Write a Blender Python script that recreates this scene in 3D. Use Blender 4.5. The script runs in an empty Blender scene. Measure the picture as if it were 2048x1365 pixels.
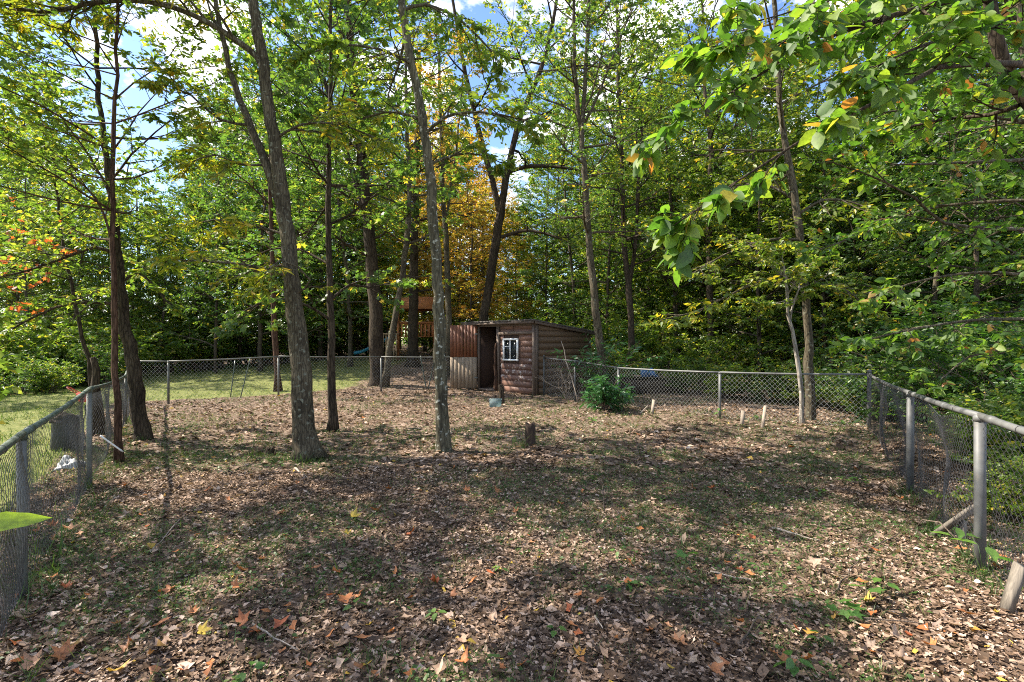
import bpy, math, random
import numpy as np
from mathutils import Vector, Matrix, Quaternion

# ------------------------------------------------------------------ camera, sky, sun, exposure
SC = bpy.context.scene
COL = SC.collection
R = math.radians
CAM_H = 1.75
cam_data = bpy.data.cameras.new('camera')
cam_data.sensor_width = 36.0
cam_data.lens = 18.0
cam_data.clip_start = 0.05
cam_data.clip_end = 1000.0
cam = bpy.data.objects.new('camera', cam_data)
cam.location = (0, 0, CAM_H)
cam.rotation_euler = (R(90), 0, 0)
COL.objects.link(cam)
SC.camera = cam

SUN_AZ = -77.0      # degrees from the view direction, negative = to the left
SUN_EL = 44.5
sd = Vector((math.sin(R(SUN_AZ)) * math.cos(R(SUN_EL)), math.cos(R(SUN_AZ)) * math.cos(R(SUN_EL)), math.sin(R(SUN_EL))))

world = bpy.data.worlds.new('World')
SC.world = world
world.use_nodes = True
wn, wl = world.node_tree.nodes, world.node_tree.links
wn.clear()
w_out = wn.new('ShaderNodeOutputWorld')
w_bg = wn.new('ShaderNodeBackground')
w_bg.inputs['Strength'].default_value = 0.122
sky = wn.new('ShaderNodeTexSky')
sky.sky_type = 'NISHITA'
sky.sun_disc = False
sky.sun_elevation = R(SUN_EL)
sky.sun_rotation = R(SUN_AZ)
sky.dust_density = 0.4
sky.ozone_density = 2.0
w_tc = wn.new('ShaderNodeTexCoord')
w_map = wn.new('ShaderNodeMapping')
w_map.inputs['Scale'].default_value = (1.0, 1.0, 1.8)
w_map.inputs['Location'].default_value = (0.35, 0.2, 0.1)
w_no = wn.new('ShaderNodeTexNoise')
w_no.inputs['Scale'].default_value = 6.0
w_no.inputs['Detail'].default_value = 7.0
w_no.inputs['Roughness'].default_value = 0.58
w_rp = wn.new('ShaderNodeValToRGB')
w_rp.color_ramp.elements[0].position = 0.50
w_rp.color_ramp.elements[1].position = 0.61
w_mx = wn.new('ShaderNodeMix')
w_mx.data_type = 'RGBA'
w_mx.inputs['B'].default_value = (7.6, 7.4, 7.2, 1)
w_hs = wn.new('ShaderNodeHueSaturation')
w_hs.inputs['Saturation'].default_value = 1.12
w_hs.inputs['Hue'].default_value = 0.508
wl.new(w_tc.outputs['Generated'], w_map.inputs['Vector'])
wl.new(w_map.outputs['Vector'], w_no.inputs['Vector'])
wl.new(w_no.outputs['Fac'], w_rp.inputs['Fac'])
wl.new(w_rp.outputs['Color'], w_mx.inputs['Factor'])
wl.new(sky.outputs['Color'], w_hs.inputs['Color'])
wl.new(w_hs.outputs['Color'], w_mx.inputs['A'])
wl.new(w_mx.outputs['Result'], w_bg.inputs['Color'])
wl.new(w_bg.outputs['Background'], w_out.inputs['Surface'])

sun_data = bpy.data.lights.new('sun', 'SUN')
sun_data.energy = 5.0
sun_data.angle = R(0.53)
sun_data.color = (1.0, 0.92, 0.80)
sun = bpy.data.objects.new('sun', sun_data)
sun.rotation_euler = (-sd).to_track_quat('-Z', 'Y').to_euler()
sun.location = (-20, 10, 40)
COL.objects.link(sun)

SC.view_settings.view_transform = 'Standard'
SC.view_settings.look = 'None'
SC.view_settings.gamma = 1.0
SC.view_settings.use_curve_mapping = False
SC.view_settings.exposure = 1.45
SC.render.engine = 'CYCLES'
SC.cycles.use_denoising = False
SC.cycles.max_bounces = 5
SC.cycles.diffuse_bounces = 4
SC.cycles.glossy_bounces = 2
SC.cycles.transmission_bounces = 3
SC.cycles.transparent_max_bounces = 8
SC.cycles.use_adaptive_sampling = False
SC.cycles.pixel_filter_type = 'BLACKMAN_HARRIS'
SC.cycles.filter_width = 1.05

# ------------------------------------------------------------------ helpers
F = 1024.0
HZ = 682.5
UP = Vector((0, 0, 1))


def at(px, py, d):
    """the point seen at photo pixel (px, py) at depth d"""
    return Vector(((px - 1024) / F * d, d, CAM_H - (py - HZ) / F * d))


def sstep(a, b, x):
    t = min(1.0, max(0.0, (x - a) / (b - a)))
    return t * t * (3 - 2 * t)


def np_sstep(a, b, x):
    t = np.clip((x - a) / (b - a), 0, 1)
    return t * t * (3 - 2 * t)


def wob(x, y):
    return (0.030 * np.sin(0.9 * x + 1.3) * np.cos(0.7 * y + 0.4) + 0.018 * np.sin(2.3 * x - 1.7 * y)
            + 0.010 * np.sin(5.1 * x + 3.3 * y + 1.0) + 0.006 * np.sin(9.7 * x - 8.1 * y))


def gz_np(x, y):
    rise = 0.75 * np_sstep(17, 33, y) * np_sstep(-21, -8, x)
    far = 0.9 * np_sstep(30, 70, np.hypot(x, y))
    return wob(x, y) + rise + far


def gz(x, y):
    return float(gz_np(np.float64(x), np.float64(y)))


def on(px, py):
    """ground point under a photo pixel (flat yard)"""
    d = CAM_H * F / (py - HZ)
    x = (px - 1024) / F * d
    return Vector((x, d, gz(x, d)))


def tag(o, label=None, cat=None, group=None, kind=None):
    if label: o['label'] = label
    if cat: o['category'] = cat
    if group: o['group'] = group
    if kind: o['kind'] = kind
    return o


def empty(name, loc=(0, 0, 0), rz=0.0):
    o = bpy.data.objects.new(name, None)
    o.empty_display_size = 0.1
    o.location = loc
    o.rotation_euler = (0, 0, rz)
    COL.objects.link(o)
    return o


def np_data(name, verts, faces, mat=None, tint=None, smooth=False):
    """mesh from arrays; faces an (n,3) or (n,4) int array or a list of such arrays"""
    fl = faces if isinstance(faces, list) else [faces]
    fl = [np.asarray(f, dtype=np.int32) for f in fl if len(f)]
    me = bpy.data.meshes.new(name)
    v = np.asarray(verts, dtype=np.float32)
    me.vertices.add(len(v))
    me.vertices.foreach_set('co', v.ravel())
    nl = sum(f.size for f in fl)
    npoly = sum(len(f) for f in fl)
    me.loops.add(nl)
    me.loops.foreach_set('vertex_index', np.concatenate([f.ravel() for f in fl]))
    me.polygons.add(npoly)
    sizes = np.concatenate([np.full(len(f), f.shape[1], dtype=np.int32) for f in fl])
    starts = np.concatenate([[0], np.cumsum(sizes)[:-1]]).astype(np.int32)
    me.polygons.foreach_set('loop_start', starts)
    me.polygons.foreach_set('loop_total', sizes)
    if smooth:
        me.polygons.foreach_set('use_smooth', np.ones(npoly, dtype=bool))
    me.update(calc_edges=True)
    if tint is not None:
        a = me.attributes.new('tint', 'FLOAT', 'FACE')
        a.data.foreach_set('value', np.asarray(tint, dtype=np.float32))
    if mat: me.materials.append(mat)
    return me


def link(name, me, parent=None, loc=None, rot=None):
    o = bpy.data.objects.new(name, me)
    COL.objects.link(o)
    if parent: o.parent = parent
    if loc is not None: o.location = loc
    if rot is not None: o.rotation_euler = rot
    return o


class MB:
    """collects boxes and tubes into one mesh"""
    def __init__(s):
        s.v = []; s.q = []; s.t = []; s.n = 0

    def add(s, v, q=None, t=None):
        v = np.asarray(v, dtype=np.float64).reshape(-1, 3)
        if q is not None and len(q): s.q.append(np.asarray(q, dtype=np.int32) + s.n)
        if t is not None and len(t): s.t.append(np.asarray(t, dtype=np.int32) + s.n)
        s.v.append(v); s.n += len(v)
        return s

    def box(s, c, size, rot=None):
        x, y, z = [k / 2 for k in size]
        v = np.array([(a * x, b * y, e * z) for a in (-1, 1) for b in (-1, 1) for e in (-1, 1)])
        if rot is not None:
            v = v @ np.array(rot.to_matrix() if hasattr(rot, 'to_matrix') else rot).T
        v = v + np.array(c)
        return s.add(v, [(0, 1, 3, 2), (4, 6, 7, 5), (0, 4, 5, 1), (2, 3, 7, 6), (0, 2, 6, 4), (1, 5, 7, 3)])

    def tube(s, pts, rad, sides=6, cap=True, lump=0.0, rng=None, lobes=0.0):
        pts = np.array([tuple(p) for p in pts], dtype=np.float64)
        n = len(pts)
        rad = np.full(n, rad) if np.isscalar(rad) else np.asarray(rad, dtype=np.float64)
        tan = np.gradient(pts, axis=0)
        tan /= np.linalg.norm(tan, axis=1)[:, None] + 1e-12
        t0 = tan[0]
        ref = np.array((1.0, 0, 0)) if abs(t0[0]) < 0.8 else np.array((0, 1.0, 0))
        a = ref - t0 * ref.dot(t0); a /= np.linalg.norm(a)
        ang = np.arange(sides) * 2 * math.pi / sides
        ca, sa = np.cos(ang), np.sin(ang)
        V = np.empty((n, sides, 3))
        for i in range(n):
            a = a - tan[i] * a.dot(tan[i]); a /= np.linalg.norm(a) + 1e-12
            b = np.cross(tan[i], a)
            rr = rad[i]
            if lump and rng is not None:
                rr = rad[i] * (1 + lump * rng.standard_normal(sides))
                if lobes:
                    z = pts[i][2] - pts[0][2]
                    rr = rr * (1 + lobes * math.exp(-z / 0.14) * (0.35 + np.cos(5 * ang + 1.3) * 0.5 + 0.3 * np.cos(3 * ang)) + 0.035 * np.sin(3 * ang + 1.7 * z) + 0.03 * np.sin(2 * ang - 2.9 * z))
                V[i] = pts[i] + (ca * rr)[:, None] * a + (sa * rr)[:, None] * b
            else:
                V[i] = pts[i] + rr * (ca[:, None] * a + sa[:, None] * b)
        i, j = np.meshgrid(np.arange(n - 1), np.arange(sides), indexing='ij')
        j2 = (j + 1) % sides
        q = np.stack([i * sides + j, i * sides + j2, (i + 1) * sides + j2, (i + 1) * sides + j], -1).reshape(-1, 4)
        V = V.reshape(-1, 3)
        t = None
        if cap:
            V = np.vstack([V, pts[0], pts[-1]])
            k0, k1 = n * sides, n * sides + 1
            jj = np.arange(sides); jn = (jj + 1) % sides
            t = np.vstack([np.stack([np.full(sides, k0), jn, jj], 1),
                           np.stack([np.full(sides, k1), (n - 1) * sides + jj, (n - 1) * sides + jn], 1)])
        return s.add(V, q, t)

    def data(s, name, mat, smooth=False):
        f = []
        if s.q: f.append(np.vstack(s.q))
        if s.t: f.append(np.vstack(s.t))
        return np_data(name, np.vstack(s.v), f, mat, smooth=smooth)

    def build(s, name, mat, parent=None, smooth=False, loc=None):
        return link(name, s.data(name, mat, smooth), parent, loc)


# ------------------------------------------------------------------ materials
def new_mat(name):
    m = bpy.data.materials.new(name)
    m.use_nodes = True
    nt = m.node_tree
    nt.nodes.clear()
    return m, nt.nodes, nt.links


def ramp(nodes, stops, interp='LINEAR'):
    r = nodes.new('ShaderNodeValToRGB')
    cr = r.color_ramp
    cr.interpolation = interp
    while len(cr.elements) < len(stops): cr.elements.new(0.5)
    for e, (p, c) in zip(cr.elements, stops):
        e.position = p
        e.color = (c[0], c[1], c[2], 1)
    return r


def leaf_mat(name, stops, trans=0.5, source='tint', rough=0.45, gain=2.0, spec=0.35):
    m, n, l = new_mat(name)
    out = n.new('ShaderNodeOutputMaterial')
    if source == 'tint':
        a = n.new('ShaderNodeAttribute'); a.attribute_name = 'tint'
        fac = a.outputs['Fac']
    else:
        a = n.new('ShaderNodeObjectInfo')
        fac = a.outputs['Random']
    r = ramp(n, stops)
    l.new(fac, r.inputs['Fac'])
    col = r.outputs['Color']
    if source != 'tint':
        # veins and blotches on the blade
        tc = n.new('ShaderNodeTexCoord')
        no = n.new('ShaderNodeTexNoise'); no.inputs['Scale'].default_value = 7.0; no.inputs['Detail'].default_value = 2.0
        l.new(tc.outputs['Object'], no.inputs['Vector'])
        mr = n.new('ShaderNodeMapRange'); mr.inputs['From Min'].default_value = 0.3; mr.inputs['From Max'].default_value = 0.7
        mr.inputs['To Min'].default_value = 0.75; mr.inputs['To Max'].default_value = 1.25
        l.new(no.outputs['Fac'], mr.inputs['Value'])
        mul = n.new('ShaderNodeVectorMath'); mul.operation = 'SCALE'
        l.new(col, mul.inputs[0]); l.new(mr.outputs['Result'], mul.inputs['Scale'])
        col = mul.outputs['Vector']
    p = n.new('ShaderNodeBsdfDiffuse')
    l.new(col, p.inputs['Color'])
    t = n.new('ShaderNodeBsdfTranslucent')
    g = n.new('ShaderNodeVectorMath'); g.operation = 'MULTIPLY'
    g.inputs[1].default_value = (gain * 1.0, gain * 1.02, gain * 0.6)
    l.new(col, g.inputs[0])
    l.new(g.outputs['Vector'], t.inputs['Color'])
    mx = n.new('ShaderNodeMixShader'); mx.inputs['Fac'].default_value = trans
    l.new(p.outputs['BSDF'], mx.inputs[1]); l.new(t.outputs['BSDF'], mx.inputs[2])
    gl = n.new('ShaderNodeBsdfGlossy'); gl.inputs['Roughness'].default_value = rough
    mg = n.new('ShaderNodeMixShader'); mg.inputs['Fac'].default_value = spec * 0.12
    l.new(mx.outputs['Shader'], mg.inputs[1]); l.new(gl.outputs['BSDF'], mg.inputs[2])
    l.new(mg.outputs['Shader'], out.inputs['Surface'])
    return m


GREEN = [(0.0, (0.034, 0.078, 0.016)), (0.45, (0.072, 0.138, 0.024)), (0.8, (0.135, 0.200, 0.030)), (0.95, (0.26, 0.27, 0.03)), (1.0, (0.46, 0.33, 0.04))]
DEEP = [(0.0, (0.028, 0.078, 0.014)), (0.55, (0.060, 0.132, 0.018)), (0.9, (0.125, 0.200, 0.022)), (1.0, (0.24, 0.23, 0.03))]
LIME = [(0.0, (0.060, 0.118, 0.016)), (0.5, (0.130, 0.200, 0.026)), (0.85, (0.26, 0.28, 0.036)), (1.0, (0.50, 0.39, 0.04))]
YELLOW = [(0.0, (0.085, 0.145, 0.014)), (0.35, (0.22, 0.25, 0.020)), (0.7, (0.46, 0.36, 0.030)), (1.0, (0.55, 0.27, 0.03))]
ORANGE = [(0.0, (0.17, 0.19, 0.03)), (0.3, (0.42, 0.32, 0.05)), (0.7, (0.48, 0.27, 0.05)), (1.0, (0.40, 0.15, 0.04))]
RED = [(0.0, (0.28, 0.06, 0.02)), (1.0, (0.42, 0.13, 0.04))]
M = {}
M['leaf_green'] = leaf_mat('leaf_green', GREEN)
M['leaf_deep'] = leaf_mat('leaf_deep', DEEP)
M['leaf_lime'] = leaf_mat('leaf_lime', LIME)
M['leaf_yellow'] = leaf_mat('leaf_yellow', YELLOW, gain=1.6)
M['leaf_orange'] = leaf_mat('leaf_orange', ORANGE, gain=1.6)
M['leaf_red'] = leaf_mat('leaf_red', RED)
M['leaf_glossy'] = leaf_mat('leaf_glossy', [(0.0, (0.020, 0.075, 0.022)), (1.0, (0.050, 0.130, 0.035))], trans=0.25, rough=0.32, spec=0.5)
BIG = [(0.0, (0.044, 0.105, 0.014)), (0.5, (0.090, 0.175, 0.018)), (0.90, (0.19, 0.26, 0.024)), (0.965, (0.30, 0.20, 0.03)), (1.0, (0.33, 0.13, 0.03))]
M['leaf_big'] = leaf_mat('leaf_big', BIG, trans=0.55, source='random', rough=0.6)
M['leaf_big_mass'] = leaf_mat('leaf_big_mass', BIG, trans=0.55, rough=0.6)
M['leaf_seedling'] = leaf_mat('leaf_seedling', [(0.0, (0.06, 0.15, 0.03)), (1.0, (0.12, 0.22, 0.04))], source='random')
M['leaf_tip'] = leaf_mat('leaf_tip', [(0.0, (0.26, 0.38, 0.02)), (1.0, (0.28, 0.40, 0.02))], trans=0.6, gain=1.6, source='random')
DRY = [(0.0, (0.040, 0.025, 0.016)), (0.28, (0.120, 0.073, 0.042)), (0.52, (0.31, 0.205, 0.138)), (0.78, (0.54, 0.400, 0.305)), (0.90, (0.67, 0.54, 0.44)), (0.935, (0.32, 0.12, 0.04)), (0.985, (0.42, 0.15, 0.035)), (1.0, (0.45, 0.30, 0.05))]
M['dry_leaf'] = leaf_mat('dry_leaf', DRY, trans=0.15, rough=0.7, gain=1.0, spec=0.2)
M['dry_leaf_big'] = leaf_mat('dry_leaf_big', [(0.0, (0.30, 0.19, 0.12)), (0.30, (0.42, 0.30, 0.21)), (0.45, (0.36, 0.15, 0.06)), (0.75, (0.44, 0.15, 0.045)), (0.92, (0.34, 0.085, 0.03)), (1.0, (0.5, 0.36, 0.05))], trans=0.2, source='random', rough=0.6, gain=1.1)
M['grass'] = leaf_mat('grass', [(0.0, (0.045, 0.095, 0.018)), (0.6, (0.085, 0.145, 0.028)), (1.0, (0.26, 0.24, 0.09))], trans=0.35, rough=0.5, gain=1.3)


def bark_mat(name, dark, light, lichen=None, scale=1.0, bump=0.6, ridge=14.0):
    m, n, l = new_mat(name)
    out = n.new('ShaderNodeOutputMaterial')
    p = n.new('ShaderNodeBsdfPrincipled')
    p.inputs['Roughness'].default_value = 0.9
    p.inputs['Specular IOR Level'].default_value = 0.15
    tc = n.new('ShaderNodeTexCoord')
    mp = n.new('ShaderNodeMapping'); mp.inputs['Scale'].default_value = (scale, scale, scale * 0.16)
    l.new(tc.outputs['Object'], mp.inputs['Vector'])
    no = n.new('ShaderNodeTexNoise'); no.inputs['Scale'].default_value = ridge; no.inputs['Detail'].default_value = 6; no.inputs['Roughness'].default_value = 0.65
    l.new(mp.outputs['Vector'], no.inputs['Vector'])
    vo = n.new('ShaderNodeTexVoronoi'); vo.feature = 'DISTANCE_TO_EDGE'; vo.inputs['Scale'].default_value = ridge * 2.2
    l.new(mp.outputs['Vector'], vo.inputs['Vector'])
    vr = n.new('ShaderNodeMapRange'); vr.inputs['From Max'].default_value = 0.18
    l.new(vo.outputs['Distance'], vr.inputs['Value'])
    mixf = n.new('ShaderNodeMath'); mixf.operation = 'MULTIPLY'
    l.new(no.outputs['Fac'], mixf.inputs[0]); l.new(vr.outputs['Result'], mixf.inputs[1])
    mixg = n.new('ShaderNodeMath'); mixg.operation = 'MULTIPLY_ADD'; mixg.inputs[1].default_value = 0.55
    l.new(mixf.outputs[0], mixg.inputs[0])
    hf = n.new('ShaderNodeMath'); hf.operation = 'MULTIPLY'; hf.inputs[1].default_value = 0.55
    l.new(no.outputs['Fac'], hf.inputs[0]); l.new(hf.outputs[0], mixg.inputs[2])
    r = ramp(n, [(0.18, dark), (0.62, light)])
    l.new(mixg.outputs[0], r.inputs['Fac'])
    # broad changes of tone up the stem, and lichen
    n2 = n.new('ShaderNodeTexNoise'); n2.inputs['Scale'].default_value = 1.7; n2.inputs['Detail'].default_value = 4
    l.new(tc.outputs['Object'], n2.inputs['Vector'])
    mr = n.new('ShaderNodeMapRange'); mr.inputs['From Min'].default_value = 0.3; mr.inputs['From Max'].default_value = 0.7
    mr.inputs['To Min'].default_value = 0.65; mr.inputs['To Max'].default_value = 1.3
    l.new(n2.outputs['Fac'], mr.inputs['Value'])
    sc = n.new('ShaderNodeVectorMath'); sc.operation = 'SCALE'
    l.new(r.outputs['Color'], sc.inputs[0]); l.new(mr.outputs['Result'], sc.inputs['Scale'])
    col = sc.outputs['Vector']
    if lichen:
        n3 = n.new('ShaderNodeTexNoise'); n3.inputs['Scale'].default_value = 16; n3.inputs['Detail'].default_value = 3
        l.new(tc.outputs['Object'], n3.inputs['Vector'])
        lr = ramp(n, [(0.60, (0, 0, 0)), (0.68, (1, 1, 1))])
        l.new(n3.outputs['Fac'], lr.inputs['Fac'])
        mx = n.new('ShaderNodeMix'); mx.data_type = 'RGBA'
        mx.inputs['B'].default_value = (*lichen, 1)
        l.new(lr.outputs['Color'], mx.inputs['Factor']); l.new(col, mx.inputs['A'])
        col = mx.outputs['Result']
    l.new(col, p.inputs['Base Color'])
    b = n.new('ShaderNodeBump'); b.inputs['Strength'].default_value = bump; b.inputs['Distance'].default_value = 0.03
    l.new(mixg.outputs[0], b.inputs['Height']); l.new(b.outputs['Normal'], p.inputs['Normal'])
    l.new(p.outputs['BSDF'], out.inputs['Surface'])
    return m


M['bark_grey'] = bark_mat('bark_grey', (0.020, 0.015, 0.010), (0.118, 0.098, 0.064), lichen=(0.17, 0.17, 0.125))
M['bark_spotted'] = bark_mat('bark_spotted', (0.030, 0.026, 0.017), (0.120, 0.106, 0.068), lichen=(0.34, 0.34, 0.28), ridge=9, bump=0.35)
M['bark_dark'] = bark_mat('bark_dark', (0.012, 0.008, 0.006), (0.080, 0.060, 0.040), bump=0.9, ridge=11)
M['bark_red'] = bark_mat('bark_red', (0.02, 0.010, 0.006), (0.11, 0.062, 0.040), bump=0.6)
M['bark_pale'] = bark_mat('bark_pale', (0.10, 0.085, 0.065), (0.34, 0.30, 0.25), lichen=(0.42, 0.41, 0.36), ridge=8, bump=0.3)
M['bark_far'] = bark_mat('bark_far', (0.02, 0.015, 0.011), (0.115, 0.09, 0.065), bump=0.5)
M['twig'] = bark_mat('twig', (0.05, 0.035, 0.025), (0.20, 0.155, 0.12), scale=3)
M['twig_pale'] = bark_mat('twig_pale', (0.22, 0.17, 0.13), (0.50, 0.42, 0.34), scale=3)


def plain_mat(name, col, rough=0.6, metal=0.0, var=0.25, scale=8.0, stretch=(1, 1, 1), bump=0.1, spec=0.4, dirt=None, dirt_at=(0.55, 0.7)):
    m, n, l = new_mat(name)
    out = n.new('ShaderNodeOutputMaterial')
    p = n.new('ShaderNodeBsdfPrincipled')
    p.inputs['Roughness'].default_value = rough
    p.inputs['Metallic'].default_value = metal
    p.inputs['Specular IOR Level'].default_value = spec
    tc = n.new('ShaderNodeTexCoord')
    mp = n.new('ShaderNodeMapping'); mp.inputs['Scale'].default_value = stretch
    l.new(tc.outputs['Object'], mp.inputs['Vector'])
    no = n.new('ShaderNodeTexNoise'); no.inputs['Scale'].default_value = scale; no.inputs['Detail'].default_value = 5
    l.new(mp.outputs['Vector'], no.inputs['Vector'])
    mr = n.new('ShaderNodeMapRange'); mr.inputs['From Min'].default_value = 0.28; mr.inputs['From Max'].default_value = 0.72
    mr.inputs['To Min'].default_value = 1 - var; mr.inputs['To Max'].default_value = 1 + var
    l.new(no.outputs['Fac'], mr.inputs['Value'])
    oi = n.new('ShaderNodeObjectInfo')
    om = n.new('ShaderNodeMapRange'); om.inputs['To Min'].default_value = 0.82; om.inputs['To Max'].default_value = 1.18
    l.new(oi.outputs['Random'], om.inputs['Value'])
    mm = n.new('ShaderNodeMath'); mm.operation = 'MULTIPLY'
    l.new(mr.outputs['Result'], mm.inputs[0]); l.new(om.outputs['Result'], mm.inputs[1])
    sc = n.new('ShaderNodeVectorMath'); sc.operation = 'SCALE'
    sc.inputs[0].default_value = col
    l.new(mm.outputs[0], sc.inputs['Scale'])
    c = sc.outputs['Vector']
    if dirt:
        n3 = n.new('ShaderNodeTexNoise'); n3.inputs['Scale'].default_value = scale * 0.9; n3.inputs['Detail'].default_value = 7; n3.inputs['Roughness'].default_value = 0.7
        mp3 = n.new('ShaderNodeMapping'); mp3.inputs['Scale'].default_value = (1, 1, 1); mp3.inputs['Location'].default_value = (3, 7, 1)
        l.new(tc.outputs['Object'], mp3.inputs['Vector']); l.new(mp3.outputs['Vector'], n3.inputs['Vector'])
        lr = ramp(n, [(dirt_at[0], (0, 0, 0)), (dirt_at[1], (1, 1, 1))])
        l.new(n3.outputs['Fac'], lr.inputs['Fac'])
        mx = n.new('ShaderNodeMix'); mx.data_type = 'RGBA'
        mx.inputs['B'].default_value = (*dirt, 1)
        l.new(lr.outputs['Color'], mx.inputs['Factor']); l.new(c, mx.inputs['A'])
        c = mx.outputs['Result']
    l.new(c, p.inputs['Base Color'])
    if bump:
        b = n.new('ShaderNodeBump'); b.inputs['Strength'].default_value = bump; b.inputs['Distance'].default_value = 0.01
        l.new(no.outputs['Fac'], b.inputs['Height']); l.new(b.outputs['Normal'], p.inputs['Normal'])
    l.new(p.outputs['BSDF'], out.inputs['Surface'])
    return m


M['galv'] = plain_mat('galvanised_steel', (0.13, 0.13, 0.125), 0.55, 0.1, 0.22, 14, bump=0.05, dirt=(0.16, 0.14, 0.11), dirt_at=(0.58, 0.75))
M['galv_dull'] = plain_mat('weathered_steel', (0.14, 0.14, 0.125), 0.55, 0.15, 0.25, 10, bump=0.08, dirt=(0.11, 0.12, 0.09), dirt_at=(0.5, 0.7))
M['galv_green'] = plain_mat('algae_steel', (0.10, 0.125, 0.10), 0.5, 0.35, 0.3, 12, bump=0.08, dirt=(0.22, 0.24, 0.22), dirt_at=(0.56, 0.7))
M['wire'] = plain_mat('wire_steel', (0.40, 0.40, 0.39), 0.45, 0.5, 0.15, 20, bump=0)
M['wire_dark'] = plain_mat('wire_old', (0.075, 0.07, 0.068), 0.42, 0.35, 0.2, 20, bump=0)
M['paint_brown'] = plain_mat('brown_paint', (0.150, 0.080, 0.055), 0.6, 0, 0.25, 6, (1, 1, 7), 0.08, dirt=(0.24, 0.18, 0.15), dirt_at=(0.68, 0.74))
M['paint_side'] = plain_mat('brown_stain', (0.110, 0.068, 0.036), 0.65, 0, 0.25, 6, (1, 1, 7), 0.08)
M['paint_peel'] = plain_mat('peeling_paint', (0.150, 0.080, 0.058), 0.6, 0, 0.25, 9, (1, 1, 5), 0.1, dirt=(0.46, 0.40, 0.36), dirt_at=(0.56, 0.62))
M['door_red'] = plain_mat('red_brown_plank', (0.150, 0.056, 0.027), 0.6, 0, 0.35, 5, (9, 9, 0.7), 0.3)
M['door_bare'] = plain_mat('bare_grey_plank', (0.25, 0.19, 0.13), 0.8, 0, 0.35, 6, (9, 9, 0.6), 0.4, dirt=(0.14, 0.09, 0.06), dirt_at=(0.6, 0.75))
M['trim_wood'] = plain_mat('dark_trim', (0.105, 0.075, 0.055), 0.7, 0, 0.35, 6, (8, 8, 0.8), 0.35, dirt=(0.30, 0.27, 0.23), dirt_at=(0.64, 0.72))
M['inside_wood'] = plain_mat('inside_board', (0.045, 0.022, 0.013), 0.8, 0, 0.3, 5, (8, 8, 0.7), 0.2)  # darkened to put the shade of the deep interior into the colour
M['roof_felt'] = plain_mat('roof_felt', (0.06, 0.052, 0.045), 0.9, 0, 0.35, 12, bump=0.4, dirt=(0.26, 0.20, 0.14), dirt_at=(0.55, 0.65))
M['grey_board'] = plain_mat('weathered_board', (0.17, 0.145, 0.115), 0.85, 0, 0.35, 7, (9, 9, 0.8), 0.5, dirt=(0.12, 0.10, 0.08), dirt_at=(0.58, 0.7))
M['pale_board'] = plain_mat('pale_board', (0.24, 0.195, 0.15), 0.85, 0, 0.25, 7, (9, 9, 0.8), 0.4)
M['white_frame'] = plain_mat('white_vinyl', (0.72, 0.73, 0.72), 0.4, 0, 0.08, 6, bump=0)
M['screen'] = plain_mat('dark_screen', (0.035, 0.04, 0.04), 0.35, 0, 0.2, 30, bump=0)
M['stump_wood'] = plain_mat('rotten_wood', (0.045, 0.028, 0.018), 0.95, 0, 0.45, 7, (6, 6, 0.8), 0.8, dirt=(0.20, 0.14, 0.09), dirt_at=(0.58, 0.68))
M['play_wood'] = plain_mat('cedar_wood', (0.42, 0.16, 0.06), 0.7, 0, 0.25, 5, (5, 5, 1), 0.1)
M['play_pale'] = plain_mat('pale_cedar', (0.45, 0.31, 0.19), 0.7, 0, 0.2, 5, (5, 5, 1), 0.1)
M['slide_blue'] = plain_mat('blue_plastic', (0.03, 0.20, 0.30), 0.35, 0, 0.1, 4, bump=0)
M['red_plastic'] = plain_mat('red_plastic', (0.55, 0.09, 0.08), 0.45, 0, 0.2, 8, bump=0, dirt=(0.5, 0.3, 0.27), dirt_at=(0.55, 0.7))
M['black_plastic'] = plain_mat('black_plastic', (0.025, 0.028, 0.027), 0.5, 0, 0.3, 8, bump=0.1)
M['tarp_blue'] = plain_mat('blue_tarp', (0.05, 0.15, 0.32), 0.45, 0, 0.25, 12, bump=0.2)
M['bag_white'] = plain_mat('white_sack', (0.34, 0.34, 0.33), 0.5, 0, 0.2, 10, bump=0.3)
M['soil'] = plain_mat('dark_soil', (0.05, 0.038, 0.028), 0.95, 0, 0.4, 9, bump=0.6)
M['tpost'] = plain_mat('green_stake', (0.05, 0.07, 0.055), 0.5, 0.3, 0.3, 9, bump=0.05, dirt=(0.4, 0.4, 0.38), dirt_at=(0.62, 0.68))


def glass_mat(name, col, alpha, dif=0.55):
    m, n, l = new_mat(name)
    out = n.new('ShaderNodeOutputMaterial')
    t = n.new('ShaderNodeBsdfTransparent'); t.inputs['Color'].default_value = (*col, 1)
    p = n.new('ShaderNodeBsdfPrincipled')
    p.inputs['Base Color'].default_value = (*[min(1, c * dif) for c in col], 1)
    p.inputs['Roughness'].default_value = 0.12
    p.inputs['Specular IOR Level'].default_value = 0.6
    mx = n.new('ShaderNodeMixShader'); mx.inputs['Fac'].default_value = alpha
    l.new(t.outputs['BSDF'], mx.inputs[1]); l.new(p.outputs['BSDF'], mx.inputs[2])
    l.new(mx.outputs['Shader'], out.inputs['Surface'])
    return m


M['pane'] = glass_mat('window_glass', (0.55, 0.6, 0.6), 0.35, 0.08)
M['tank'] = glass_mat('cloudy_plastic', (0.72, 0.86, 0.86), 0.4, 0.4)


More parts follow.
